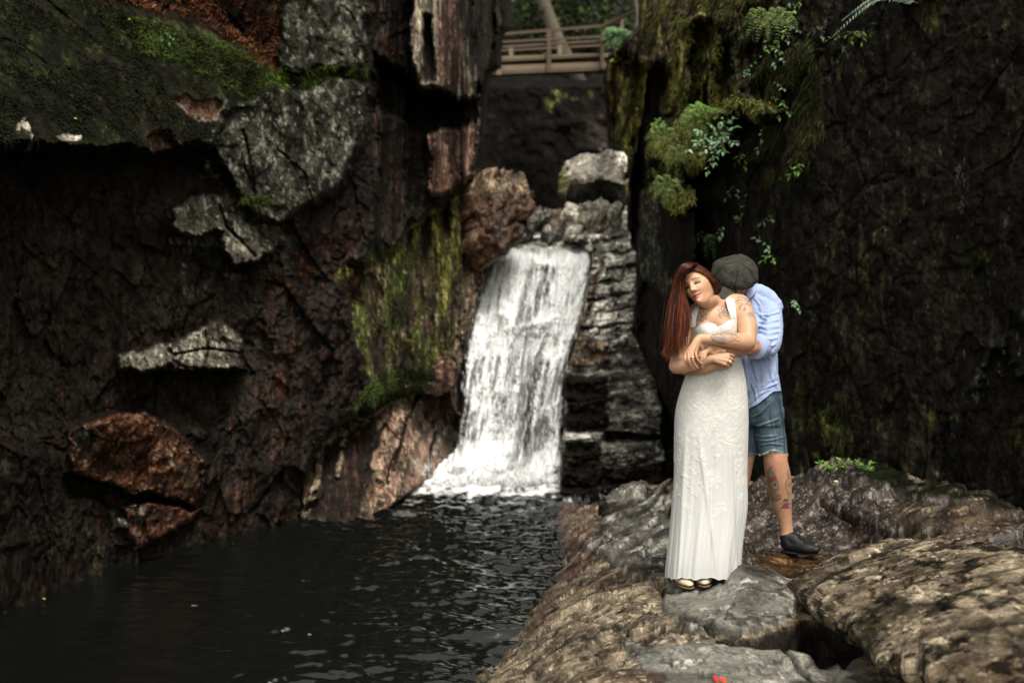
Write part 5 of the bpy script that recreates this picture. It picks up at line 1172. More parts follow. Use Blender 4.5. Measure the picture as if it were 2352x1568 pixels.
# rings
def ring_band(name, c, ax, r, th, m, parent):
    ax = np.array(ax, float); ax /= np.linalg.norm(ax); s = np.cross(ax, [.3, .5, .8]); s /= np.linalg.norm(s); t = np.cross(ax, s)
    V_ = []; n1, n2 = 20, 8
    for i in range(n1):
        a = 2 * math.pi * i / n1; d = s * math.cos(a) + t * math.sin(a)
        for j in range(n2): b = 2 * math.pi * j / n2; V_.append(np.array(c) + d * (r + th * math.cos(b)) + ax * th * 1.6 * math.sin(b))
    F_ = [(i*n2+j, ((i+1)%n1)*n2+j, ((i+1)%n1)*n2+(j+1)%n2, i*n2+(j+1)%n2) for i in range(n1) for j in range(n2)]
    return obj(name, V_, F_, m, parent)
M_SILVER = mat_flat('silver', (.85,.85,.87), .18, .05, metal=1.0, bump=0); M_BLACKM = mat_flat('black_band', (.015,.015,.016), .25, .1, bump=0)
ring_band('ring', A3(1591,820,4.825), (0,-.1,1), .0092, .0016, M_SILVER, wom)
ring_band('ring', A3(1676,831,4.872), (1,0,-.4), .0094, .0016, M_SILVER, wom)

# hair --------------------------------------------------------------------------
rsH = np.random.RandomState(3)
def hair_strands(guides, n, r0, cols, spread, jitter=.006, seed=0, pts=16):
    """guides: list of paths (same number of points); strands blend between two neighbouring guides"""
    rs = np.random.RandomState(seed); V_, F_, C_ = [], [], []; Gs = [catmull(g, [0] * len(g), 6)[0] for g in guides]
    m = min(len(g) for g in Gs); Gs = [g[np.linspace(0, len(g) - 1, pts).round().astype(int)] for g in Gs]
    o = 0
    for k in range(n):
        x = rs.uniform(0, len(Gs) - 1.001); i = int(x); f = x - i; t = np.linspace(0, 1, pts)
        P = Gs[i] * (1 - f) + Gs[i + 1] * f
        off = rs.normal(0, 1, 3) * spread * np.array([1, 1, .6]); ph = rs.uniform(0, 6.28, 3); am = jitter * rs.uniform(.4, 1.6)
        P = P + off * (.25 + .75 * t[:, None]) + am * np.stack([np.sin(t * 7 + ph[0]), np.cos(t * 6 + ph[1]), 0 * t], 1) * t[:, None]
        end = int(pts * rs.uniform(.78, 1.0)); P = P[:max(end, 6)]; q = len(P); tt = np.linspace(0, 1, q)
        r = r0 * rs.uniform(.6, 1.4) * np.minimum(1, 4 * (1.02 - tt)) ** .8
        T = np.gradient(P, axis=0); T /= np.linalg.norm(T, axis=1, keepdims=True) + 1e-9
        s = np.cross(T, [.2, 1, .1]); s /= np.linalg.norm(s, axis=1, keepdims=True) + 1e-9; b = np.cross(T, s)
        for a in (0, 2.1, 4.2): V_.append(P + (s * math.cos(a) + b * math.sin(a)) * r[:, None])
        i0 = np.arange(q - 1)
        for a in range(3):
            c2 = (a + 1) % 3; F_.append(np.stack([o + a*q + i0, o + c2*q + i0, o + c2*q + i0 + 1, o + a*q + i0 + 1], -1))
        c = np.array(cols[rs.randint(len(cols))]) * rs.uniform(.6, 1.4); cc = c * (.75 + .6 * tt[:, None]); C_ += [cc] * 3; o += 3 * q
    return np.concatenate(V_), np.concatenate(F_), np.concatenate(C_)
HC = [(.012,.003,.002),(.022,.005,.003),(.07,.013,.005),(.13,.025,.008),(.012,.003,.002),(.22,.055,.014)]
hl_ = []   # combined pieces of hair
def headpt(az, el, r=1.05):
    """point on the scalp: az 0 = face, 90 = her left (picture right); el up"""
    a, e = math.radians(az), math.radians(el); q = np.array([[math.sin(a) * math.cos(e), math.cos(a) * math.cos(e), math.sin(e)]])
    return CH + RH @ (face_shape(q, .93)[0] * r)
# scalp shell: solid hair mass hugging the skull behind the hairline
def scalp(q):
    p = face_shape(q, .93); az = np.degrees(np.arctan2(q[:, 0], q[:, 1])); el = np.degrees(np.arcsin(np.clip(q[:, 2], -1, 1)))
    lim = np.interp(np.abs(az), [0, 25, 50, 75, 90, 110, 180], [30, 31, 27, 12, 2, -30, -60]) + np.where(az < 0, 1, 0) * 0
    k = sstep(-5, 6, el - lim); g = 1.105 + .02 * np.sin(az / 4.0) * 0
    p = p * (lerp(.90, g, k))[:, None]; p[:, 2] += .004 * k
    return p
v1, f1 = ell(CH, None, RH.T, 130, 110, scalp)
v2, f2 = limb([A3(1578,616,4.99), A3(1562,642,5.01), A3(1556,680,5.02), A3(1555,735,4.99), A3(1553,775,4.97), A3(1552,802,4.95)], [.020,.022,.032,.042,.040,.016], flat=((0,1,0),.7))
v3, f3 = limb([hw(.03,-.05,.0), A3(1640,670,5.09), A3(1650,692,5.13), A3(1655,740,5.18)], [.045,.045,.038,.03], flat=((0,1,0),.7))
v4, f4 = limb([hw(-.03,-.04,.02), A3(1580,665,5.07), A3(1572,700,5.07)], [.05,.045,.034])
Xh, Fh, Nh = fuse([(v1, f1), (v2, f2), (v3, f3), (v4, f4)], .004, 2, .5)
st = fbm(Xh @ np.array([[1,0,0],[0,1,0],[0,0,.12]]), 110, 3, 4)
Lh = (Xh - CH) @ RH; st2 = fbm(np.stack([np.arctan2(Lh[:, 0], Lh[:, 1]) * 1.0, np.hypot(Lh[:, 0], Lh[:, 1]) * 3, Lh[:, 2] * 90], 1), 1, 3, 6)
onh = sstep(.15, .11, np.linalg.norm(Lh, axis=1)); sx = lerp(st, st2, onh)
Xh = Xh + Nh * (.0022 * sx)[:, None]
Ch_ = lerp(np.array([.006,.0016,.0012]), np.array([.06,.014,.006]), np.clip(.42 + .9 * sx, 0, 1)[:, None])
hair = obj('hair', Xh, Fh, M_HAIR, wom, col=Ch_)
gl = [[A3(1588,602,5.0), A3(1572,606,4.95), A3(1560,624,4.95), A3(1549,652,4.96), A3(1542,690,4.97), A3(1534,745,4.96), A3(1530,795,4.95), A3(1523,822,4.95)],
      [A3(1594,603,4.99), A3(1577,607,4.92), A3(1563,626,4.92), A3(1554,655,4.94), A3(1549,700,4.94), A3(1543,750,4.93), A3(1539,800,4.92), A3(1540,828,4.92)],
      [A3(1598,604,4.98), A3(1580,609,4.90), A3(1566,628,4.91), A3(1559,660,4.93), A3(1557,700,4.92), A3(1554,750,4.90), A3(1552,795,4.90), A3(1557,824,4.90)],
      [A3(1601,605,4.98), A3(1583,611,4.89), A3(1568,632,4.91), A3(1564,664,4.94), A3(1566,700,4.92), A3(1567,745,4.90), A3(1563,785,4.89), A3(1570,816,4.89)],
      [A3(1603,606,4.98), A3(1585,613,4.89), A3(1570,636,4.92), A3(1568,668,4.96), A3(1576,705,4.94), A3(1580,740,4.91), A3(1575,775,4.90), A3(1579,808,4.88)]]
v_, f_, c_ = hair_strands(gl, 1500, .0010, HC, .0075, .011, 1, 20)
obj('strands', v_, f_, M_HAIR, None, col=c_).parent = hair
gt = [[headpt(-25,32,1.09), headpt(5,34,1.105), headpt(40,27,1.11), headpt(72,8,1.11), headpt(96,-18,1.12), A3(1640,690,5.06)],
      [headpt(-25,38,1.10), headpt(5,41,1.11), headpt(42,33,1.115), headpt(75,11,1.115), headpt(100,-16,1.12), A3(1642,690,5.07)],
      [headpt(-12,46,1.10), headpt(10,48,1.115), headpt(45,38,1.12), headpt(80,14,1.12), headpt(105,-15,1.13), A3(1644,690,5.08)],
      [headpt(-14,56,1.11), headpt(20,60,1.125), headpt(60,45,1.13), headpt(95,18,1.13), headpt(120,-15,1.13), A3(1650,700,5.12)],
      [headpt(-20,70,1.11), headpt(40,75,1.125), headpt(90,55,1.13), headpt(115,20,1.13), headpt(140,-15,1.13), A3(1654,705,5.14)]]
v_, f_, c_ = hair_strands(gt, 1100, .0007, HC[:4], .0020, .002, 2, 18)
obj('strands', v_, f_, M_HAIR, None, col=c_).parent = hair
gw = [[A3(1541,740,4.97), A3(1533,780,4.95), A3(1524,800,4.94), A3(1515,810,4.94)], [A3(1546,760,4.95), A3(1540,800,4.94), A3(1536,822,4.93), A3(1534,838,4.93)], [A3(1572,760,4.90), A3(1570,790,4.88), A3(1574,808,4.88), A3(1581,818,4.88)]]
v_, f_, c_ = hair_strands(gl, 160, .0006, HC[2:], .010, .014, 9, 20)
obj('strands', v_, f_, M_HAIR, None, col=c_).parent = hair
v_, f_, c_ = hair_strands(gw, 90, .0007, [(.22,.07,.025),(.16,.04,.016)], .005, .006, 5, 12)
obj('strands', v_, f_, M_HAIR, None, col=c_).parent = hair

# ---------------- the man ----------------------------------------------------------
man = tag(empty('person', at(1800, 1272, 5.36)), 'man in grey cap, blue shirt and denim shorts hugging the woman from behind', 'person')
upM = np.array([.10, -.66, .74]); upM /= np.linalg.norm(upM)
fw = np.array([-.62, -.52, -.55]); fw -= upM * (fw @ upM); fw /= np.linalg.norm(fw); lf = np.cross(fw, upM)   # his left = forward x up
RM = np.stack([lf, fw, upM], 1)
CM = A3(1681, 640, 5.17) - upM * .02
hm = lambda x, y, z: CM + RM @ np.array([x, y, z])
mp_ = [ell(CM, None, RM.T, 80, 60, lambda q: face_shape(q, 1.0, False))]
for sgn in (1, -1): mp_.append(ell(hm(sgn * .076, -.004, -.012), (.010, .017, .031), rot=RM.T))
mp_.append(limb([hm(0, -.03, -.06), A3(1716,664,5.27), A3(1710,700,5.39)], [.048, .042, .045]))
mp_.append(limb([A3(1655,720,5.40), A3(1722,708,5.40), A3(1762,710,5.37)], [.05, .075, .05]))
mp_.append(limb([A3(1722,740,5.40), A3(1742,840,5.38), A3(1745,930,5.38)], [.10, .095, .10], flat=((0,1,0),.7)))
mp_.append(limb([A3(1768,708,5.36), A3(1770,755,5.30), A3(1757,795,5.18)], [.046, .042, .040]))                       # his left arm
mp_.append(limb([A3(1757,797,5.17), A3(1738,796,5.08), A3(1700,799,4.985), A3(1660,801,4.935), A3(1632,801,4.905)], [.038, .040, .038, .031, .026]))
mp_.append(limb([A3(1655,722,5.40), A3(1600,790,5.36), A3(1570,838,5.22)], [.055, .05, .042]))                           # his right arm, behind her
mp_.append(limb([A3(1570,840,5.20), A3(1580,846,5.06), A3(1610,846,4.955), A3(1640,838,4.935)], [.042, .036, .030, .026]))
km = [A3(1620,810,4.872), A3(1613,811,4.868), A3(1608,812,4.872), A3(1604,816,4.882)]
mp_ += hand(A3(1630,802,4.895), km, .023, [
    [km[0], A3(1619,822,4.858), A3(1617,833,4.862), A3(1617,841,4.872)],
    [km[1], A3(1611,823,4.856), A3(1610,834,4.862), A3(1613,844,4.872)],
    [km[2], A3(1605,824,4.866), A3(1605,834,4.872), A3(1608,842,4.882)],
    [km[3], A3(1600,826,4.882), A3(1601,836,4.89), A3(1604,842,4.90)]], .0092, thumb=[A3(1634,808,4.89), A3(1641,816,4.895), A3(1644,825,4.905)])
k3 = [A3(1668,822,4.925), A3(1668,830,4.918), A3(1666,838,4.918), A3(1662,844,4.925)]
mp_ += hand(A3(1640,838,4.935), k3, .022, [
    [k3[0], A3(1677,815,4.915), A3(1684,815,4.918), A3(1689,819,4.93)], [k3[1], A3(1677,825,4.93), A3(1680,829,4.945), A3(1676,832,4.96)],
    [k3[2], A3(1672,835,4.935), A3(1675,838,4.95), A3(1670,840,4.965)], [k3[3], A3(1664,843,4.94), A3(1667,846,4.955), A3(1662,845,4.965)]], .0092)
# legs: his left one steps out, the other stands hidden behind the dress
mp_.append(limb([A3(1757,930,5.38), A3(1772,990,5.38), A3(1781,1040,5.36)], [.070, .062, .064]))
mp_.append(limb([A3(1781,1040,5.36), A3(1782,1062,5.355), A3(1788,1098,5.37), A3(1793,1140,5.385), A3(1801,1185,5.39), A3(1806,1214,5.39), A3(1808,1235,5.385)], [.064, .0635, .067, .0585, .0415, .0355, .038]))
mp_.append(ell(A3(1786,1056,5.316), (.034, .016, .038)))
mp_.append(limb([A3(1720,930,5.42), A3(1700,1080,5.45), A3(1690,1130,5.46), A3(1684,1215,5.47), A3(1684,1240,5.46)], [.09, .062, .062, .04, .04]))
mp_.append(limb([A3(1808,1240,5.385), A3(1838,1254,5.34), A3(1868,1262,5.30)], [.036, .03, .024], flat=((0,0,1),.7)))
mp_.append(limb([A3(1684,1244,5.46), A3(1684,1256,5.36)], [.036, .03], flat=((0,0,1),.7)))
Xm, Fm, Nm = fuse(mp_, .0030, 2, .5)
um, vm_ = uv_of(Xm)
Cm = SKIN_M * (1 + .07 * fbm(Xm, 12, 3, 5))[:, None] * np.ones((len(Xm), 3)); Cm = lerp(Cm, np.array([.44, .19, .12]), (.25 * sstep(.0, .6, fbm(Xm, 18, 3, 15)))[:, None])
Cm = lerp(Cm, np.array([.55,.20,.13]), (.55 * np.exp(-((um - 1788) / 12) ** 2 - ((vm_ - 1058) / 16) ** 2))[:, None])
Cm = lerp(Cm, np.array([.48,.19,.12]), (.5 * sstep(5.3, 5.0, Xm[:, 1]) * (vm_ < 870) * (vm_ > 780) * (um > 1690))[:, None])
Cm = lerp(Cm, np.array([.38,.12,.09]), (.6 * (vm_ < 710) * sstep(1690, 1715, um))[:, None])
Cm = face_paint(Cm, Xm, RM, CM, 1.0, SKIN_M, (.35,.13,.10), (.04,.025,.015), False)
DK = (.05,.05,.05)
# calf tattoos: large banded skull, outline column, small skull over crossed bones
Cm = ink_fill(Cm, Xm, Nm, [(1762,1084),(1770,1079),(1779,1084),(1784,1098),(1789,1110),(1789,1124),(1782,1130),(1794,1136),(1796,1146),(1786,1152),(1773,1150),(1768,1130),(1763,1108)], (.10,.095,.085), .72, 1.2)
Cm = ink_fill(Cm, Xm, Nm, [(1772,1108),(1782,1104),(1787,1114),(1784,1122),(1776,1122)], (.36,.28,.19), .85, 1.)
Cm = ink_fill(Cm, Xm, Nm, [(1776,1110),(1782,1108),(1784,1115),(1778,1117)], (.05,.06,.08), .9, 1.)
Cm = ink_fill(Cm, Xm, Nm, [(1766,1102),(1782,1092),(1784,1097),(1768,1108)], (.42,.04,.04), .9, .8)
Cm = ink(Cm, Xm, Nm, [[(1767,1094),(1772,1089),(1779,1090)],[(1766,1090),(1770,1085),(1776,1085)],[(1774,1132),(1781,1134),(1788,1134)],[(1776,1138),(1784,1141),(1791,1141)],[(1764,1112),(1768,1124),(1774,1131)]], .8, (.42,.33,.22), .75)
Cm = ink(Cm, Xm, Nm, [[(1764,1080),(1768,1072)],[(1771,1080),(1771,1070)],[(1760,1084),(1770,1076),(1776,1072)],
    [(1812,1078),(1808,1088),(1812,1096),(1808,1102),(1804,1108),(1806,1116),(1804,1122),(1810,1126)],[(1814,1086),(1811,1094),(1816,1100)],[(1812,1106),(1816,1112),(1812,1118),(1808,1112),(1812,1106)],[(1811,1128),(1815,1133),(1811,1138),(1808,1133),(1811,1128)],[(1812,1140),(1810,1146),(1814,1148)]], .95, (.12,.08,.06), .85)
Cm = ink_fill(Cm, Xm, Nm, [(1798,1150),(1803,1144),(1809,1145),(1812,1151),(1810,1159),(1801,1160)], DK, .85, 1.)
Cm = ink_fill(Cm, Xm, Nm, [(1797,1161),(1812,1160),(1812,1166),(1805,1170),(1798,1167)], (.40,.03,.05), .9, 1.)
Cm = ink(Cm, Xm, Nm, [[(1793,1155),(1800,1160),(1812,1165),(1816,1166)],[(1816,1155),(1808,1160),(1798,1165),(1793,1167)]], 1.3, DK, .85)
Cm = ink_fill(Cm, Xm, Nm, [(1801,1152),(1804,1151),(1804,1155),(1801,1155)], (.4,.33,.28), .8, .6); Cm = ink_fill(Cm, Xm, Nm, [(1806,1152),(1809,1151),(1809,1155),(1806,1155)], (.4,.33,.28), .8, .6)
Cm = ink_fill(Cm, Xm, Nm, [(1736,782),(1748,780),(1746,790),(1738,793)], (.12,.11,.09), .6, 1.5)
obj('body', Xm, Fm, M_SKIN, man, col=Cm)
ring_band('ring', A3(1605.5,820,4.863), (0,-.15,1), .0105, .0020, M_BLACKM, man)

# shirt: torso and rolled sleeves in one cloth
def urow(v, ul, ur, ry, d): c = A3((ul + ur) / 2, v, d); return (c, (ur - ul) / 2 / F * d, ry)
sh = [loft([urow(676,1714,1740,.055,5.34), urow(688,1700,1766,.085,5.36), urow(704,1675,1786,.100,5.37), urow(740,1668,1786,.120,5.37), urow(800,1676,1784,.125,5.37), urow(860,1680,1787,.128,5.375), urow(905,1684,1792,.132,5.38), urow(942,1688,1793,.134,5.38)], 64),
      limb([A3(1752,700,5.37), A3(1765,716,5.345), A3(1768,752,5.29), A3(1764,785,5.20), A3(1757,800,5.155)], [.066, .069, .069, .064, .060], round_ends=True),
      limb([A3(1757,798,5.165), A3(1738,796,5.075)], [.061, .058], round_ends=False, flat=((0,1,0),.95)),
      limb([A3(1660,722,5.40), A3(1605,785,5.37), A3(1576,832,5.24)], [.068, .062, .056], round_ends=False),
      limb([A3(1690,695,5.37), A3(1727,673,5.34), A3(1755,684,5.36), A3(1771,706,5.36)], [.055,.050,.058,.064])]
Xs, Fs, Ns = fuse(sh, .0042, 4, .5)
us, vs = uv_of(Xs)
def folds(X, N_, u, v, lines, A=.006, w=3.0):
    h = np.zeros(len(X))
    for l in lines:
        d, t = dline(u, v, l); tp = np.sin(np.clip(t, 0, 1) * math.pi) ** .5; h += A * tp * (np.exp(-(d / w) ** 2) - .9 * np.exp(-((d - w * 1.5) / w) ** 2) * .6)
    return X + N_ * h[:, None]
SF = [[(1738,715),(1750,728),(1766,735)],[(1745,722),(1765,725),(1790,716)],[(1742,738),(1762,742),(1790,734)],[(1742,750),(1762,756),(1792,750)],[(1745,760),(1765,768),(1790,762)],[(1748,772),(1765,782),(1786,776)],[(1732,682),(1745,700),(1750,730)],
      [(1725,820),(1733,850),(1742,880)],[(1742,815),(1750,850),(1752,890)],[(1765,812),(1768,850),(1775,880)],[(1782,830),(1776,870),(1785,893)],[(1755,895),(1770,885),(1788,878)],[(1725,925),(1745,905),(1770,893)],[(1722,870),(1735,900),(1738,920)],[(1778,800),(1770,815),(1765,835)],[(1750,790),(1770,795),(1782,790)]]
Xs = folds(Xs, Ns, us, vs, SF, .009, 2.8)
Xs = Xs + Ns * (.004 * fbm(Xs, (9, 9, 6), 4, 5) + .0030 * ridged(Xs, (16, 16, 22), 3, 6))[:, None]
# shirt-tail hem: pull everything under the curved hem up to it
hemv = np.interp(us, [1600, 1700, 1720, 1740, 1757, 1777, 1792, 1800], [935, 941, 938, 928, 914, 898, 897, 897])
over = vs > hemv; zz = EYE - (hemv - CY) / F * Xs[:, 1]; Xs[over, 2] = zz[over]
BL_ = np.array([.36, .44, .66]); Cs = BL_ * (1 + .06 * fbm(Xs, 40, 3, 2))[:, None]
M_SHIRT = mat_attr('cotton_shirt', rough=.85, nscale=240, var=.08, bump=.25, bscale=320, bdist=.002, spec=.2, use_wet=False)
shirt = obj('shirt', Xs, Fs, M_SHIRT, man, col=Cs)
ribbon('collar', [A3(1706,684,5.235), A3(1718,680,5.205), A3(1728,664,5.22), A3(1733,648,5.28), A3(1738,652,5.34)], [.018,.034,.046,.040,.03], .005, M_SHIRT, shirt, BL_ * 1.05, cross=((-.3,-1,.2),(.6,-.6,.3)))
ribbon('placket', [A3(1716,690,5.232), A3(1714,730,5.225), A3(1716,800,5.22), A3(1718,900,5.225)], [.03,.03,.03,.03], .004, M_SHIRT, shirt, BL_, cross=((-.2,-1,0),(-.2,-1,0)))
v_, f_ = limb([A3(1746,797,5.108), A3(1740,796,5.082), A3(1734,796,5.058)], [.0635, .0645, .0620], round_ends=False, k=3)
obj('cuff', v_ + .0015 * fbm(v_, 30, 3, 3)[:, None], f_, M_SHIRT, None, col=np.ones((len(v_), 3)) * BL_ * 1.02).parent = shirt

# shorts
so_ = [loft([urow(885,1690,1792,.120,5.385), urow(915,1688,1795,.128,5.385), urow(945,1684,1797,.130,5.385), urow(975,1690,1799,.118,5.385)], 64),
       limb([A3(1758,940,5.385), A3(1763,985,5.38), A3(1770,1015,5.37), A3(1776,1045,5.365)], [.098, .092, .084, .077], round_ends=False),
       limb([A3(1715,945,5.42), A3(1705,1045,5.45)], [.095, .082], round_ends=False)]
Xo, Fo, No = fuse(so_, .0042, 3, .5)
uo, vo = uv_of(Xo)
Xo = folds(Xo, No, uo, vo, [[(1722,985),(1750,975),(1795,960)],[(1728,1000),(1755,1003),(1790,1000)],[(1735,1010),(1765,1012),(1802,1003)],[(1724,960),(1745,950),(1770,925)],[(1745,1022),(1770,1018),(1800,1022)],[(1768,905),(1772,960),(1786,1030)]], .006, 2.6)
Xo = Xo + No * (.0028 * fbm(Xo, 14, 4, 8))[:, None]
hv = 1044 - 11 * np.exp(-((uo - 1778) / 20) ** 2) + .8 * np.sin(uo * 1.3); ov = vo > hv; Xo[ov, 2] = (EYE - (hv - CY) / F * Xo[:, 1])[ov]
fade = np.exp(-((uo - 1770) / 22) ** 2) * sstep(930, 1000, vo); nzd = fbm(Xo, 22, 4, 9)
Co = lerp(np.array([.030,.055,.072]), np.array([.13,.19,.225]), np.clip(.25 + .55 * fade + .5 * nzd, 0, 1)[:, None])
Co = lerp(Co, np.array([.22,.30,.33]), (.8 * sstep(4, 1, np.abs(hv - vo)))[:, None])
d_, _ = dline(uo, vo, [(1789,905),(1797,960),(1803,1040)]); Co = lerp(Co, np.array([.018,.03,.045]), (.7 * sstep(2.5, 1, d_))[:, None])
M_DENIM = mat_attr('denim', rough=.9, nscale=180, var=.2, bump=.35, bscale=260, bdist=.003, spec=.2, use_wet=False)
shorts = obj('shorts', Xo, Fo, M_DENIM, man, col=Co)
rsF = np.random.RandomState(8); pcs = []
for k in range(90):
    u = rsF.uniform(1742, 1810); dd = 5.365 - .075 * math.sqrt(max(0, 1 - ((u - 1776) / 35) ** 2)); v = 1044 - 11 * math.exp(-((u - 1778) / 20) ** 2) - 1
    L = rsF.uniform(2, 7) + (22 if k == 3 else 0) ; p0 = A3(u, v, dd - .001); p1 = A3(u + rsF.uniform(-2, 2), v + L, dd - .003)
    pcs.append(tube([p0, (Vector(p0) + Vector(p1)) / 2 + Vector((.002, 0, 0)), p1], [.0008, .0007, .0004], 4))
v_, f_ = merge(pcs); fr_ = obj('frayed_threads', v_, f_, mat_flat('thread', (.45,.55,.56), .9, .2, bump=0)); fr_.parent = shorts

# shoe of the stepping foot and the hidden one
M_BLK = mat_flat('black_shoe', (.010,.011,.013), .55, .4, 30, .3, 70, .003, spec=.35); M_BSOLE = mat_flat('black_sole', (.008,.008,.008), .8)
def sneaker(heel, toe, up_pt, topr=.040):
    heel, toe, up_pt = [np.array(p) for p in (heel, toe, up_pt)]; d = toe - heel
    v, f, nn = fuse([limb([heel + d * .02, heel + d * .35, heel + d * .72, toe], [.040, .040, .041, .028], flat=((0,0,1),.75)),
        limb([heel + d * .10 + (0, 0, .01), (heel + d * .10 + up_pt) / 2, up_pt], [.042, .041, topr], round_ends=False),
        limb([heel + d * .12 + np.array([0, 0, .04]), heel + d * .55 + np.array([0, 0, .010])], [.036, .030])], .004, 5, .5)
    v[:, 2] = np.maximum(v[:, 2], min(heel[2], toe[2]) - .036 + .004 * sstep(0, .2, v[:, 0] - heel[0]))
    v = v + nn * (.0022 * fbm(v, 30, 3, 4))[:, None]
    s = obj('shoe', v, f, M_BLK, man)
    v2, f2, _ = fuse([limb([heel + np.array([0, 0, -.036]), heel + d * .4 + np.array([0, 0, -.034]), toe + np.array([.006, 0, -.026])], [.037, .038, .026], flat=((0,0,1),.25))], .004, 1)
    s2 = obj('sole', v2, f2, M_BSOLE); s2.parent = s
    v3, f3 = merge([tube([heel + d * t + np.array([0, -.030, .050 - .05 * (t - .3)]), heel + d * t + np.array([.004, 0, .072 - .07 * (t - .3)]), heel + d * t + np.array([0, .03, .05])], .0022, 5) for t in (.36, .44, .52, .60)])
    s3 = obj('lace', v3, f3, M_BSOLE); s3.parent = s
sneaker(A3(1808,1250,5.385), A3(1872,1261,5.27), A3(1807,1226,5.385))
sneaker(A3(1684,1256,5.47), A3(1682,1268,5.28), A3(1684,1220,5.47))

# cap
def cap_shape(q):
    x, y, z = q[:, 0], q[:, 1], q[:, 2]; az = np.arctan2(x, y)
    sx, sy, sz = .112, .126, .080
    p = np.stack([x * sx, y * sy, np.where(z > 0, z * sz, z * .035)], 1)
    hz = np.clip(np.hypot(x, y), 0, 1); seam = np.abs(((az / (2 * math.pi) * 6 + .5) % 1) - .5) * 2
    puff = (1 - .03 * sstep(.80, 1., seam) * sstep(.05, .3, hz)) * (1 + .06 * hz ** 2)
    return p * puff[:, None]
vC, fC = ell(CM + upM * .045 - fw * .012, None, RM.T, 240, 120, cap_shape)
wrk = fbm(vC, 9, 4, 5); vC = vC + (vC - CM) * (.07 * wrk + .03 * fbm(vC, 22, 3, 8))[:, None] - (fw * .5 + upM * .3) * (.02 * np.clip(-((vC - CM) @ fw) * 9, -1, .3))[:, None] * -1
LC = (vC - CM) @ RM; az = np.arctan2(LC[:, 0], LC[:, 1] + .012); seam = np.abs(((az / (2 * math.pi) * 6 + .5) % 1) - .5) * 2
CC = np.array([.038,.036,.031]) * (1 + .30 * fbm(vC, 60, 4, 2) + .1 * wrk)[:, None]; CC = CC * (1 - .7 * sstep(.94, .985, seam) * sstep(.01, .03, np.hypot(LC[:, 0], LC[:, 1])))[:, None]
M_CAP = mat_attr('wool_cap', rough=.95, nscale=150, var=.35, bump=.5, bscale=200, bdist=.003, spec=.1, use_wet=False)
cap = obj('cap', vC, fC, M_CAP, man, col=CC)
v_, f_ = ell(CM + upM * .1255 - fw * .012, (.009,.009,.005), RM.T, 14, 8); obj('button', v_, f_, M_CAP, None, col=np.ones((len(v_), 3)) * .06).parent = cap
def visor(q):
    x, y, z = q[:, 0], q[:, 1], q[:, 2]
    return np.stack([x * .092, y * .072, z * .008 - .022 * x * x - .014 * np.clip(y, 0, 1)], 1)
v_, f_ = ell(hm(0, .116, .030), None, RM.T, 60, 30, visor)
obj('visor', v_, f_, M_CAP, None, col=np.array([.052,.049,.042]) * (1 + .3 * fbm(v_, 60, 3, 3))[:, None]).parent = cap
# short dark hair under the cap
def mscalp(q):
    p = face_shape(q, 1.0, False); az = np.degrees(np.arctan2(q[:, 0], q[:, 1])); el = np.degrees(np.arcsin(np.clip(q[:, 2], -1, 1)))
    lim = np.interp(np.abs(az), [0, 60, 90, 110, 180], [45, 25, 5, -20, -35]); return p * lerp(.93, 1.03, sstep(-5, 5, el - lim) * sstep(62, 45, el))[:, None]
v_, f_ = ell(CM, None, RM.T, 80, 60, mscalp); v_ = v_ + .002 * fbm(v_, 80, 3, 3)[:, None]; obj('hair', v_, f_, M_HAIR, man, col=np.ones((len(v_), 3)) * np.array([.02,.012,.008]))
# ================================================================ plants, moss, small things
def gd(grid, u, v):
    """distance of a rock face at a picture point"""
    U, V, D = grid; j = int(np.clip(np.searchsorted(V[:, 0], v), 0, V.shape[0] - 1)); i = int(np.clip(np.searchsorted(U[0], u), 0, U.shape[1] - 1)); return float(D[j, i])
rsP = np.random.RandomState(21)
def leaf_geo(base, d, nrm, L, w, curl=.15):
    d = d / np.linalg.norm(d); s = np.cross(d, nrm); s /= np.linalg.norm(s) + 1e-9; n = np.cross(s, d)
    t = np.array([0, .3, .62, 1.0]); wd = np.array([.06, 1, .75, .02]) * w / 2
    mid = base + d * (t * L)[:, None] - n * (curl * L * t ** 2)[:, None]
    l = mid + s * wd[:, None] + n * (wd * .35)[:, None]; r = mid - s * wd[:, None] + n * (wd * .35)[:, None]
    V_ = np.concatenate([mid, l, r]); F_ = []
    for k in range(3): F_ += [(k, k + 1, 4 + k + 1, 4 + k), (k + 1, k, 8 + k, 8 + k + 1)]
    return V_, F_
def build_leaves(items, cols, rs):
    V_, F_, C_ = [], [], []; o = 0
    for it in items:
        v, f = leaf_geo(*it); c = np.array(cols[rs.randint(len(cols))]) * rs.uniform(.7, 1.35); V_.append(v); F_ += [tuple(i + o for i in q) for q in f]; C_.append(np.tile(c, (len(v), 1))); o += len(v)
    return np.concatenate(V_), F_, np.concatenate(C_)
M_STEM = mat_flat('stem_bark', (.05, .04, .018), .8, .3, 20, bump=0)
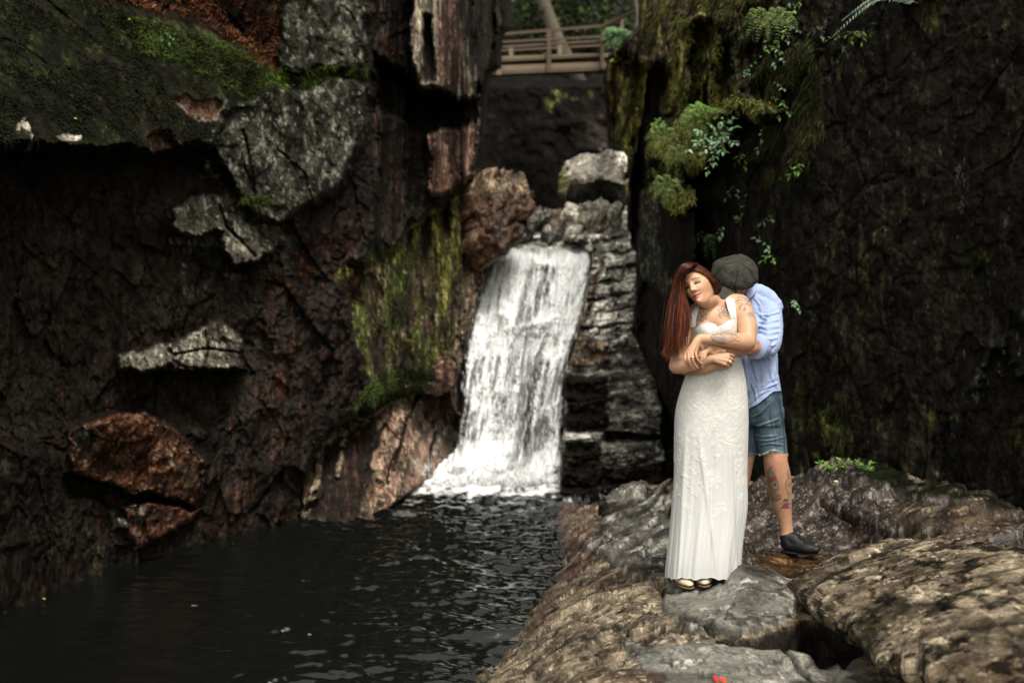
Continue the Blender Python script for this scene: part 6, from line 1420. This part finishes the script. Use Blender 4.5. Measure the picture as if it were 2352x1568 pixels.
def sprig(name, root, tips, L, w, cols, label, cat, group=None, per=9, spread=.6, pair=False):
    """stems from a root to each tip with leaves alternating along them"""
    root = np.array(root, float); e = tag(empty(name, Vector(root)), label, cat, group); st, lv = [], []
    for tp in tips:
        tp = np.array(tp, float); mid = (root + tp) / 2 + np.array([0, -.02, .25 * np.linalg.norm(tp - root) * rsP.uniform(.1, .5)])
        P, _ = catmull([root, mid, tp], [0, 0, 0], 6); st.append(tube([Vector(p) for p in P], [max(.0012, .004 * (1 - i / len(P))) for i in range(len(P))], 5))
        for k in range(per):
            t = .15 + .85 * (k + .5) / per; i = min(int(t * (len(P) - 1)), len(P) - 2); b = P[i] + (P[i + 1] - P[i]) * (t * (len(P) - 1) - i); ax = P[i + 1] - P[i]; ax /= np.linalg.norm(ax)
            for sg in ((1, -1) if pair else ((1,) if k % 2 else (-1,))):
                sd = np.cross(ax, [0, -1, .4]); sd /= np.linalg.norm(sd)
                d = ax * .55 + sd * sg * spread + rsP.normal(0, .22, 3) + np.array([0, -.15, -.1]); lv.append((b, d, np.array([rsP.normal(0, .35), -.5 + rsP.normal(0, .3), .9]), L * rsP.uniform(.7, 1.2), w * rsP.uniform(.8, 1.1), .2))
        lv.append((P[-1], P[-1] - P[-2], np.array([0, -.5, .9]), L, w, .2))
    v, f = merge(st); obj('stem', v, f, M_STEM, e)
    v, f, c = build_leaves(lv, cols, rsP); obj('leaves', v, f, M_LEAF, e, col=c); return e
def fern(root, tips, cols, label, pl=.06, group=None, name='fern', cat='fern', nn=16):
    root = np.array(root, float); e = tag(empty(name, Vector(root)), label, cat, group); st, lv = [], []
    for tp in tips:
        tp = np.array(tp, float); L = np.linalg.norm(tp - root); mid = (root + tp) / 2 + np.array([0, -.1 * L, .22 * L]); P, _ = catmull([root, mid, tp], [0, 0, 0], 8)
        st.append(tube([Vector(p) for p in P], [max(.0008, .0028 * (1 - i / len(P))) for i in range(len(P))], 5))
        for k in range(nn):
            t = .1 + .88 * k / nn; x = t * (len(P) - 1); i = min(int(x), len(P) - 2); b = P[i] + (P[i + 1] - P[i]) * (x - i); ax = P[i + 1] - P[i]; ax /= np.linalg.norm(ax); sd = np.cross(ax, [.1, -.7, .7]); sd /= np.linalg.norm(sd)
            l = pl * math.sin(math.pi * min(1, .25 + t * .72)) * 1.0 + .004
            for sg in (1, -1): lv.append((b, sd * sg + ax * .35 + rsP.normal(0, .06, 3), np.array([.1, -.7, .7]), l, l * .30, .12))
    v, f = merge(st); obj('stem', v, f, M_STEM, e); v, f, c = build_leaves(lv, cols, rsP); obj('fronds', v, f, M_LEAF, e, col=c); return e
GB = [(.09,.18,.09),(.14,.25,.13),(.22,.33,.22),(.06,.13,.04)]; GG = [(.08,.16,.025),(.14,.24,.04),(.05,.10,.02)]; GD = [(.03,.055,.018),(.05,.09,.03),(.10,.14,.08)]; GY = [(.14,.18,.03),(.20,.22,.04)]
def wp_(u, v, off=.1, g=None): return np.array(at(u, v, gd(g or RWG, u, v) - off))
# shrub on the mossy shelf
r0 = wp_(1650, 330, .02)
sprig('leafy_shrub', r0, [np.array(at(u, v, 8.15)) for u, v in ((1690,262),(1672,275),(1688,290),(1655,270),(1630,285),(1600,330),(1580,345),(1612,350),(1645,330),(1670,315),(1640,375),(1625,395),(1660,350),(1690,330),(1600,300))], .060, .028, GB, 'silvery green leafy shrub spreading over the bright mossy shelf', 'shrub', per=9)
fern(wp_(1625, 292), [np.array(at(u, v, 8.6)) for u, v in ((1570,262),(1600,245),(1640,255),(1665,262),(1560,285))], GG, 'bright green fern behind the silvery shrub on the shelf', .07)
sprig('leafy_sprig', wp_(1512, 305), [np.array(at(u, v, 9.6)) for u, v in ((1498,285),(1512,278),(1525,290),(1500,300))], .05, .035, GG, 'small bright green sprig at the left tip of the mossy shelf', 'sprig', per=4)
for k, (u, v, dd, lab) in enumerate([(1520,322,9.4,'fresh green fern at the left end of the mossy shelf'),(1585,300,9.0,'fresh green fern in the middle of the mossy shelf'),(1560,372,9.3,'small fern on the lower tier of the shelf'),(1790,60,7.6,'green fern at the top beside the hanging vine'),(1745,60,8.0,'light fern in the upper notch left of the hanging vine'),(1530,440,9.0,'small fern on the moss topped block under the shelf')]):
    fern(np.array(at(u, v, dd)), [np.array(at(u + a, v + b, dd - .3)) for a, b in ((-40,2),(-24,-26),(4,-34),(30,-18),(44,10),(-30,26),(22,34),(-6,40))], [(.06,.11,.02),(.11,.17,.035),(.04,.07,.015),(.12,.13,.04)], lab, .038, 'ferns on the right wall', nn=14)
fern(np.array(at(1430, 95, 15.2)), [np.array(at(u, v, 14.8)) for u, v in ((1378,95),(1383,82),(1400,74),(1430,72),(1450,84),(1448,104),(1410,115),(1390,118),(1430,120))], [(.07,.16,.05),(.12,.22,.08),(.04,.09,.03)], 'bushy blue green fern at the right end of the bridge', .10)
for k, (u, v, d, L, lab, cols) in enumerate([(1535,52,12.0,.06,'pale green sprig high on the rim between the bare saplings',GG),(1512,112,12.2,.07,'yellow green bush below the saplings on the rim',GY),(1560,42,11.6,.06,'light green sprig above the top of the yellow moss rib',GG),(1478,118,13.2,.07,'soft green tuft beside the stair post foot',GG),(1430,130,14,.09,'pale yellow green bush below the bridge fern',GY)]):
    r = np.array(at(u, v + 12, d)); sprig('leafy_sprig', r, [np.array(at(u + rsP.uniform(-22, 22), v + rsP.uniform(-22, 18), d - .25)) for _ in range(9)], L, L * .55, cols, lab, 'sprig', 'sprigs on the rim', per=5)
VN = [((1835,-20),[(1800,30),(1775,70),(1760,105)],'hanging vine at the top reaching down to the left'),((1840,0),[(1812,45),(1800,80)],'short vine below the top edge beside the long one'),((1800,70),[(1820,62),(1835,72),(1810,95)],'pale leaved vine tip just right of the hanging vine'),
      ((1775,95),[(1790,120),(1800,140),(1780,150)],'vine with bright leaves below the hanging vine'),((1745,125),[(1765,118),(1780,112)],'small pale sprig left of the bright leaved vine'),((1765,205),[(1790,195),(1800,205),(1780,225)],'light green vine above the mossy knob'),
      ((1700,185),[(1680,150),(1735,140),(1750,125),(1720,170)],'mossy twig with grey leaves crossing the dark hollow'),((1780,235),[(1800,240),(1812,262),(1790,270)],'drooping sprig right of the mossy knob'),((1740,262),[(1770,268),(1812,258)],'long leaved sprig below the mossy knob'),((1755,285),[(1750,320),(1742,345)],'thin vine dangling under the mossy knob'),
      ((1840,375),[(1815,405),(1790,412),(1835,395)],'pale leaf spray on the dark wall above the cap'),((1700,520),[(1690,500),(1700,475),(1712,455)],'dry twig with small leaves left above the cap'),((1660,520),[(1655,545),(1640,560)],'leafy sprig above the auburn hair'),((1612,528),[(1605,548),(1598,562)],'pale heart leaved sprig left above the auburn hair'),
      ((1762,500),[(1748,515),(1775,505)],'three leaved sprig above the shoulder of the blue shirt'),((1750,555),[(1735,548),(1765,575)],'small leaves right above the cap'),((1765,585),[(1750,600),(1778,600)],'lowest leaf pair above the blue shirt collar'),((1680,430),[(1668,455),(1695,450)],'faint sprig on the dark wall under the shrub'),
      ((1816,690),[(1825,700),(1835,712)],'tiny bright leaves on the wall right of the blue sleeve'),((1700,350),[(1690,375),(1712,385)],'faint leaf pair right under the shrub'),((1880,60),[(1862,75),(1890,85)],'tiny leaf cluster on the dark wall left of the long fern')]
for k, (r, tips, lab) in enumerate(VN):
    sprig('vine', wp_(*r, .03), [wp_(u, v, .16) for u, v in tips], .045, .024, [GB, GG, GD][k % 3], lab, 'vine', 'vines on the dark wall', per=4)
fern(wp_(1628, 540, .05), [wp_(1622,600,.15), wp_(1640,595,.15), wp_(1612,585,.12)], GD, 'small dark green fern hanging right above the auburn hair', .045)
fern(wp_(2110, 8, .02), [wp_(1905,90,.5), wp_(1930,50,.45)], [(.07,.11,.07),(.12,.16,.11)], 'long pale fern frond arching out of the dark wall at the top right', .055, nn=30)
sprig('leafy_sprig', wp_(1985, 75, .05), [wp_(1902,92,.35), wp_(1925,88,.35), wp_(1940,112,.3), wp_(1960,85,.3), wp_(1980,100,.2)], .035, .014, GG, 'thin twig with small bright leaves under the long pale fern', 'sprig', per=4)
for k, (u, v, lab) in enumerate([(1905,1082,'low leafy weed at the left of the mossy crest of the mound'),(1940,1080,'low leafy weed in the middle of the mossy crest'),(1985,1086,'bright green weed at the right of the mossy crest')]):
    z = z_on_shore(u, v + 6); d = dz(v + 6, z); r = np.array(at(u, v + 6, d))
    sprig('weed', r, [r + np.array([rsP.uniform(-.07, .07), rsP.uniform(-.05, .02), rsP.uniform(.03, .08)]) for _ in range(9)], .030, .014, GG, lab, 'weed', 'weeds on the mossy crest', per=4)
sprig('weed', np.array(at(382, 88, gd(CLG,382,88) - .05)), [np.array(at(u, v, gd(CLG,382,88) - .25)) for u, v in ((372,90),(384,78),(396,88),(388,98))], .04, .02, [(.04,.10,.04)], 'tiny green plant on the upper left moss bank', 'weed', per=2)
# moss tufts and hanging roots
BARE = [[(395,230),(425,218),(514,230),(502,278),(430,268)], [(340,315),(372,296),(402,306),(408,345),(342,356)], [(50,265),(72,290),(72,352),(36,357),(40,285)], [(126,305),(188,306),(186,326),(140,328)]]
def tufts(name, label, grid, polys, n, L, w, cols, down=.6, noise=None, off=.0, mats=None):
    U, V, D = grid; rs = np.random.RandomState(len(label)); Pg = atn(U, V, D); out = []
    nr = np.zeros_like(Pg); a = Pg[1:-1, 2:] - Pg[1:-1, :-2]; b = Pg[2:, 1:-1] - Pg[:-2, 1:-1]; nn = np.cross(a, b); nn /= np.linalg.norm(nn, axis=-1, keepdims=True) + 1e-9
    nn *= np.where(nn[..., 1:2] > 0, -1, 1); nr[1:-1, 1:-1] = nn
    m = np.zeros(U.shape, bool)
    for p_ in polys: m |= sdf(U + 6 * fbm(Pg, 6, 3, 3), V + 6 * fbm(Pg, 6, 3, 4), p_) > 0
    for p_ in BARE: m &= sdf(U, V, p_) < 4
    if noise is not None: m &= fbm(Pg, 4, 4, 13) > noise
    j, i = np.where(m); k = rs.randint(0, len(j), n); P = Pg[j[k], i[k]] + rs.normal(0, .012, (n, 3)); Nn = nr[j[k], i[k]]
    d = Nn * .8 + rs.normal(0, .45, (n, 3)) + np.array([0, 0, -down]); d /= np.linalg.norm(d, axis=1, keepdims=True); s = np.cross(d, rs.normal(0, 1, (n, 3))); s /= np.linalg.norm(s, axis=1, keepdims=True)
    l = (L * rs.uniform(.4, 1.5, n))[:, None]; P = P + Nn * off
    Vv = np.stack([P - s * w, P + s * w, P + d * l * .6 + s * w * .7 + np.array([0, 0, -.1]) * l * down, P + d * l + np.array([0, 0, -.5]) * l * down], 1).reshape(-1, 3)
    Fv = (np.array([[0, 1, 2], [0, 2, 3]])[None] + (np.arange(n) * 4)[:, None, None]).reshape(-1, 3)
    patch = np.clip(.75 + .9 * fbm(P, 3.5, 3, 44), .15, 2)[:, None]
    C = np.array(cols)[rs.randint(0, len(cols), n)] * rs.uniform(.6, 1.4, (n, 1)) * patch
    return tag(obj(name, Vv, Fv, mats or M_MOSS, col=np.repeat(C, 4, 0), smooth=False), label, kind='stuff')
GM = [(.035,.055,.009),(.07,.095,.014),(.016,.024,.005)]; GMD = [(.004,.005,.002),(.006,.007,.0025),(.012,.015,.004)]
tufts('moss', 'deep green moss along the ridge of the upper left bank', CLG, [[(300,40),(420,70),(520,100),(628,172),(600,215),(540,215),(480,180),(380,140),(250,90),(230,30)], [(520,170),(650,155),(840,150),(850,175),(640,205),(560,235)], [(545,455),(620,450),(620,465),(560,468)]], 22000, .045, .0035, GM, .5, noise=-.25)
tufts('moss', 'dark moss on the upper left bank above the overhang', CLG, [[(-60,0),(250,10),(420,90),(560,200),(520,310),(360,330),(200,318),(100,335),(-60,320)]], 17000, .030, .004, GMD, .5, noise=-.1)
tufts('leaf_litter', 'rusty fallen leaves and needles above the moss ridge', CLG, [[(260,-5),(400,40),(520,90),(632,165),(620,120),(480,50),(330,-5)], [(480,230),(520,240),(500,260)], [(400,0),(640,-5),(640,130)]], 5200, .05, .008, [(.09,.03,.012),(.14,.05,.02),(.05,.02,.01),(.20,.10,.05)], .1, noise=-.1)
tufts('moss', 'bright hanging moss on the ribs left of the waterfall', CLG, [[(860,600),(905,560),(1000,480),(1060,430),(1075,560),(1060,700),(1040,830),(930,900),(860,905),(850,760)]], 4200, .035, .004, [(.07,.078,.02),(.13,.13,.035),(.03,.035,.010),(.05,.038,.02)], 1.2, noise=.0)
tufts('moss', 'green moss at the foot of the ribs above the brown rock', CLG, [[(860,860),(900,840),(1000,850),(990,890),(900,915),(820,960),(800,955)]], 5200, .05, .004, [(.035,.055,.012),(.06,.08,.018),(.02,.03,.008)], .3)
tufts('moss', 'vivid moss on the shelf and ribs of the right wall', RWG, [[(1495,295),(1560,268),(1640,262),(1690,300),(1650,340),(1600,390),(1560,425),(1500,412),(1482,365)], [(1480,440),(1500,420),(1588,425),(1592,462),(1560,490)], [(1655,235),(1690,222),(1760,232),(1790,260),(1750,275),(1665,262)], [(1600,45),(1640,50),(1575,250),(1525,255),(1560,80)], [(1640,60),(1660,70),(1650,270),(1632,268)], [(1460,140),(1485,150),(1440,440),(1415,430)]], 15000, .036, .004, [(.13,.145,.03),(.21,.22,.05),(.28,.26,.07),(.06,.075,.018)], .9, noise=-.2)
tufts('moss', 'olive moss and leaf debris over the top of the right rim', RWG, [[(1470,-40),(1740,-40),(1760,60),(1700,90),(1600,50),(1540,140),(1500,130),(1480,100)]], 7000, .05, .004, [(.09,.10,.025),(.15,.15,.04),(.05,.055,.015),(.08,.055,.03)], 1.0, noise=-.05)
tufts('moss', 'sparse dark moss and roots scattered over the right wall', RWG, [[(1700,0),(1850,-10),(1900,300),(1840,430),(1700,420),(1760,230),(1690,120)], [(1860,960),(1950,900),(1960,1060),(1890,1070)]], 9000, .05, .004, [(.02,.026,.007),(.045,.055,.012),(.03,.018,.008)], 1.3, noise=.05)
# a few loose small things
def scatter_leaf(name, u, v, d, size, col, label, cat, nrm=(0, -.6, .8), ang=.3):
    n = np.array(nrm, float); n /= np.linalg.norm(n); dd = np.cross(n, [math.sin(ang), .2, math.cos(ang)]); v_, f_ = leaf_geo(np.array(at(u, v, d)), dd, n, size, size * .5, .1)
    v2 = np.concatenate([v_, v_ - n * .0012]); f2 = list(f_) + [tuple(i + len(v_) for i in q[::-1]) for q in f_]
    return tag(obj(name, v2, f2, M_LEAF, col=np.tile(np.array(col), (len(v2), 1))), label, cat)
for u, v, sz, c, lab in ((1650,1566,.035,(.55,.02,.01),'red fallen leaf lying at the bottom edge on the grey slab'),(1666,1568,.035,(.60,.04,.01),'second red leaf tip touching the bottom edge right of the other')):
    scatter_leaf('fallen_leaf', u, v, dz(v, z_on_shore(u, v) + .035) , sz, c, lab, 'leaf', ang=1.2)
scatter_leaf('fallen_leaf', 1515, 1160, 8.0, .05, (.5,.38,.02), 'small yellow leaf by the dark rounded boulder', 'leaf')
for u, v, lab in ((177,273,'yellow leaf on the dark moss above the white lichen spot'),(105,1375,'yellow leaf at the bottom left by the submerged rock'),(300,45,'yellow leaf among the litter at the top left')):
    g = gd(CLG, u, min(v, 1280)); scatter_leaf('fallen_leaf', u, v, (g - .12) if v < 1300 else dz(v, WZ + .02), .024, (.30,.24,.03), lab, 'leaf', nrm=(.2, -.9, .4))
v_, f_ = ell(np.array(at(1920, 1106, 5.78)), (.014, .012, .010), None, 14, 10); tag(obj('pebble', v_ + .002 * fbm(v_, 80, 3, 3)[:, None], f_, mat_flat('cream', (.55,.48,.36), .7)), 'cream pebble on the glistening mound right of the tattooed leg', 'pebble')
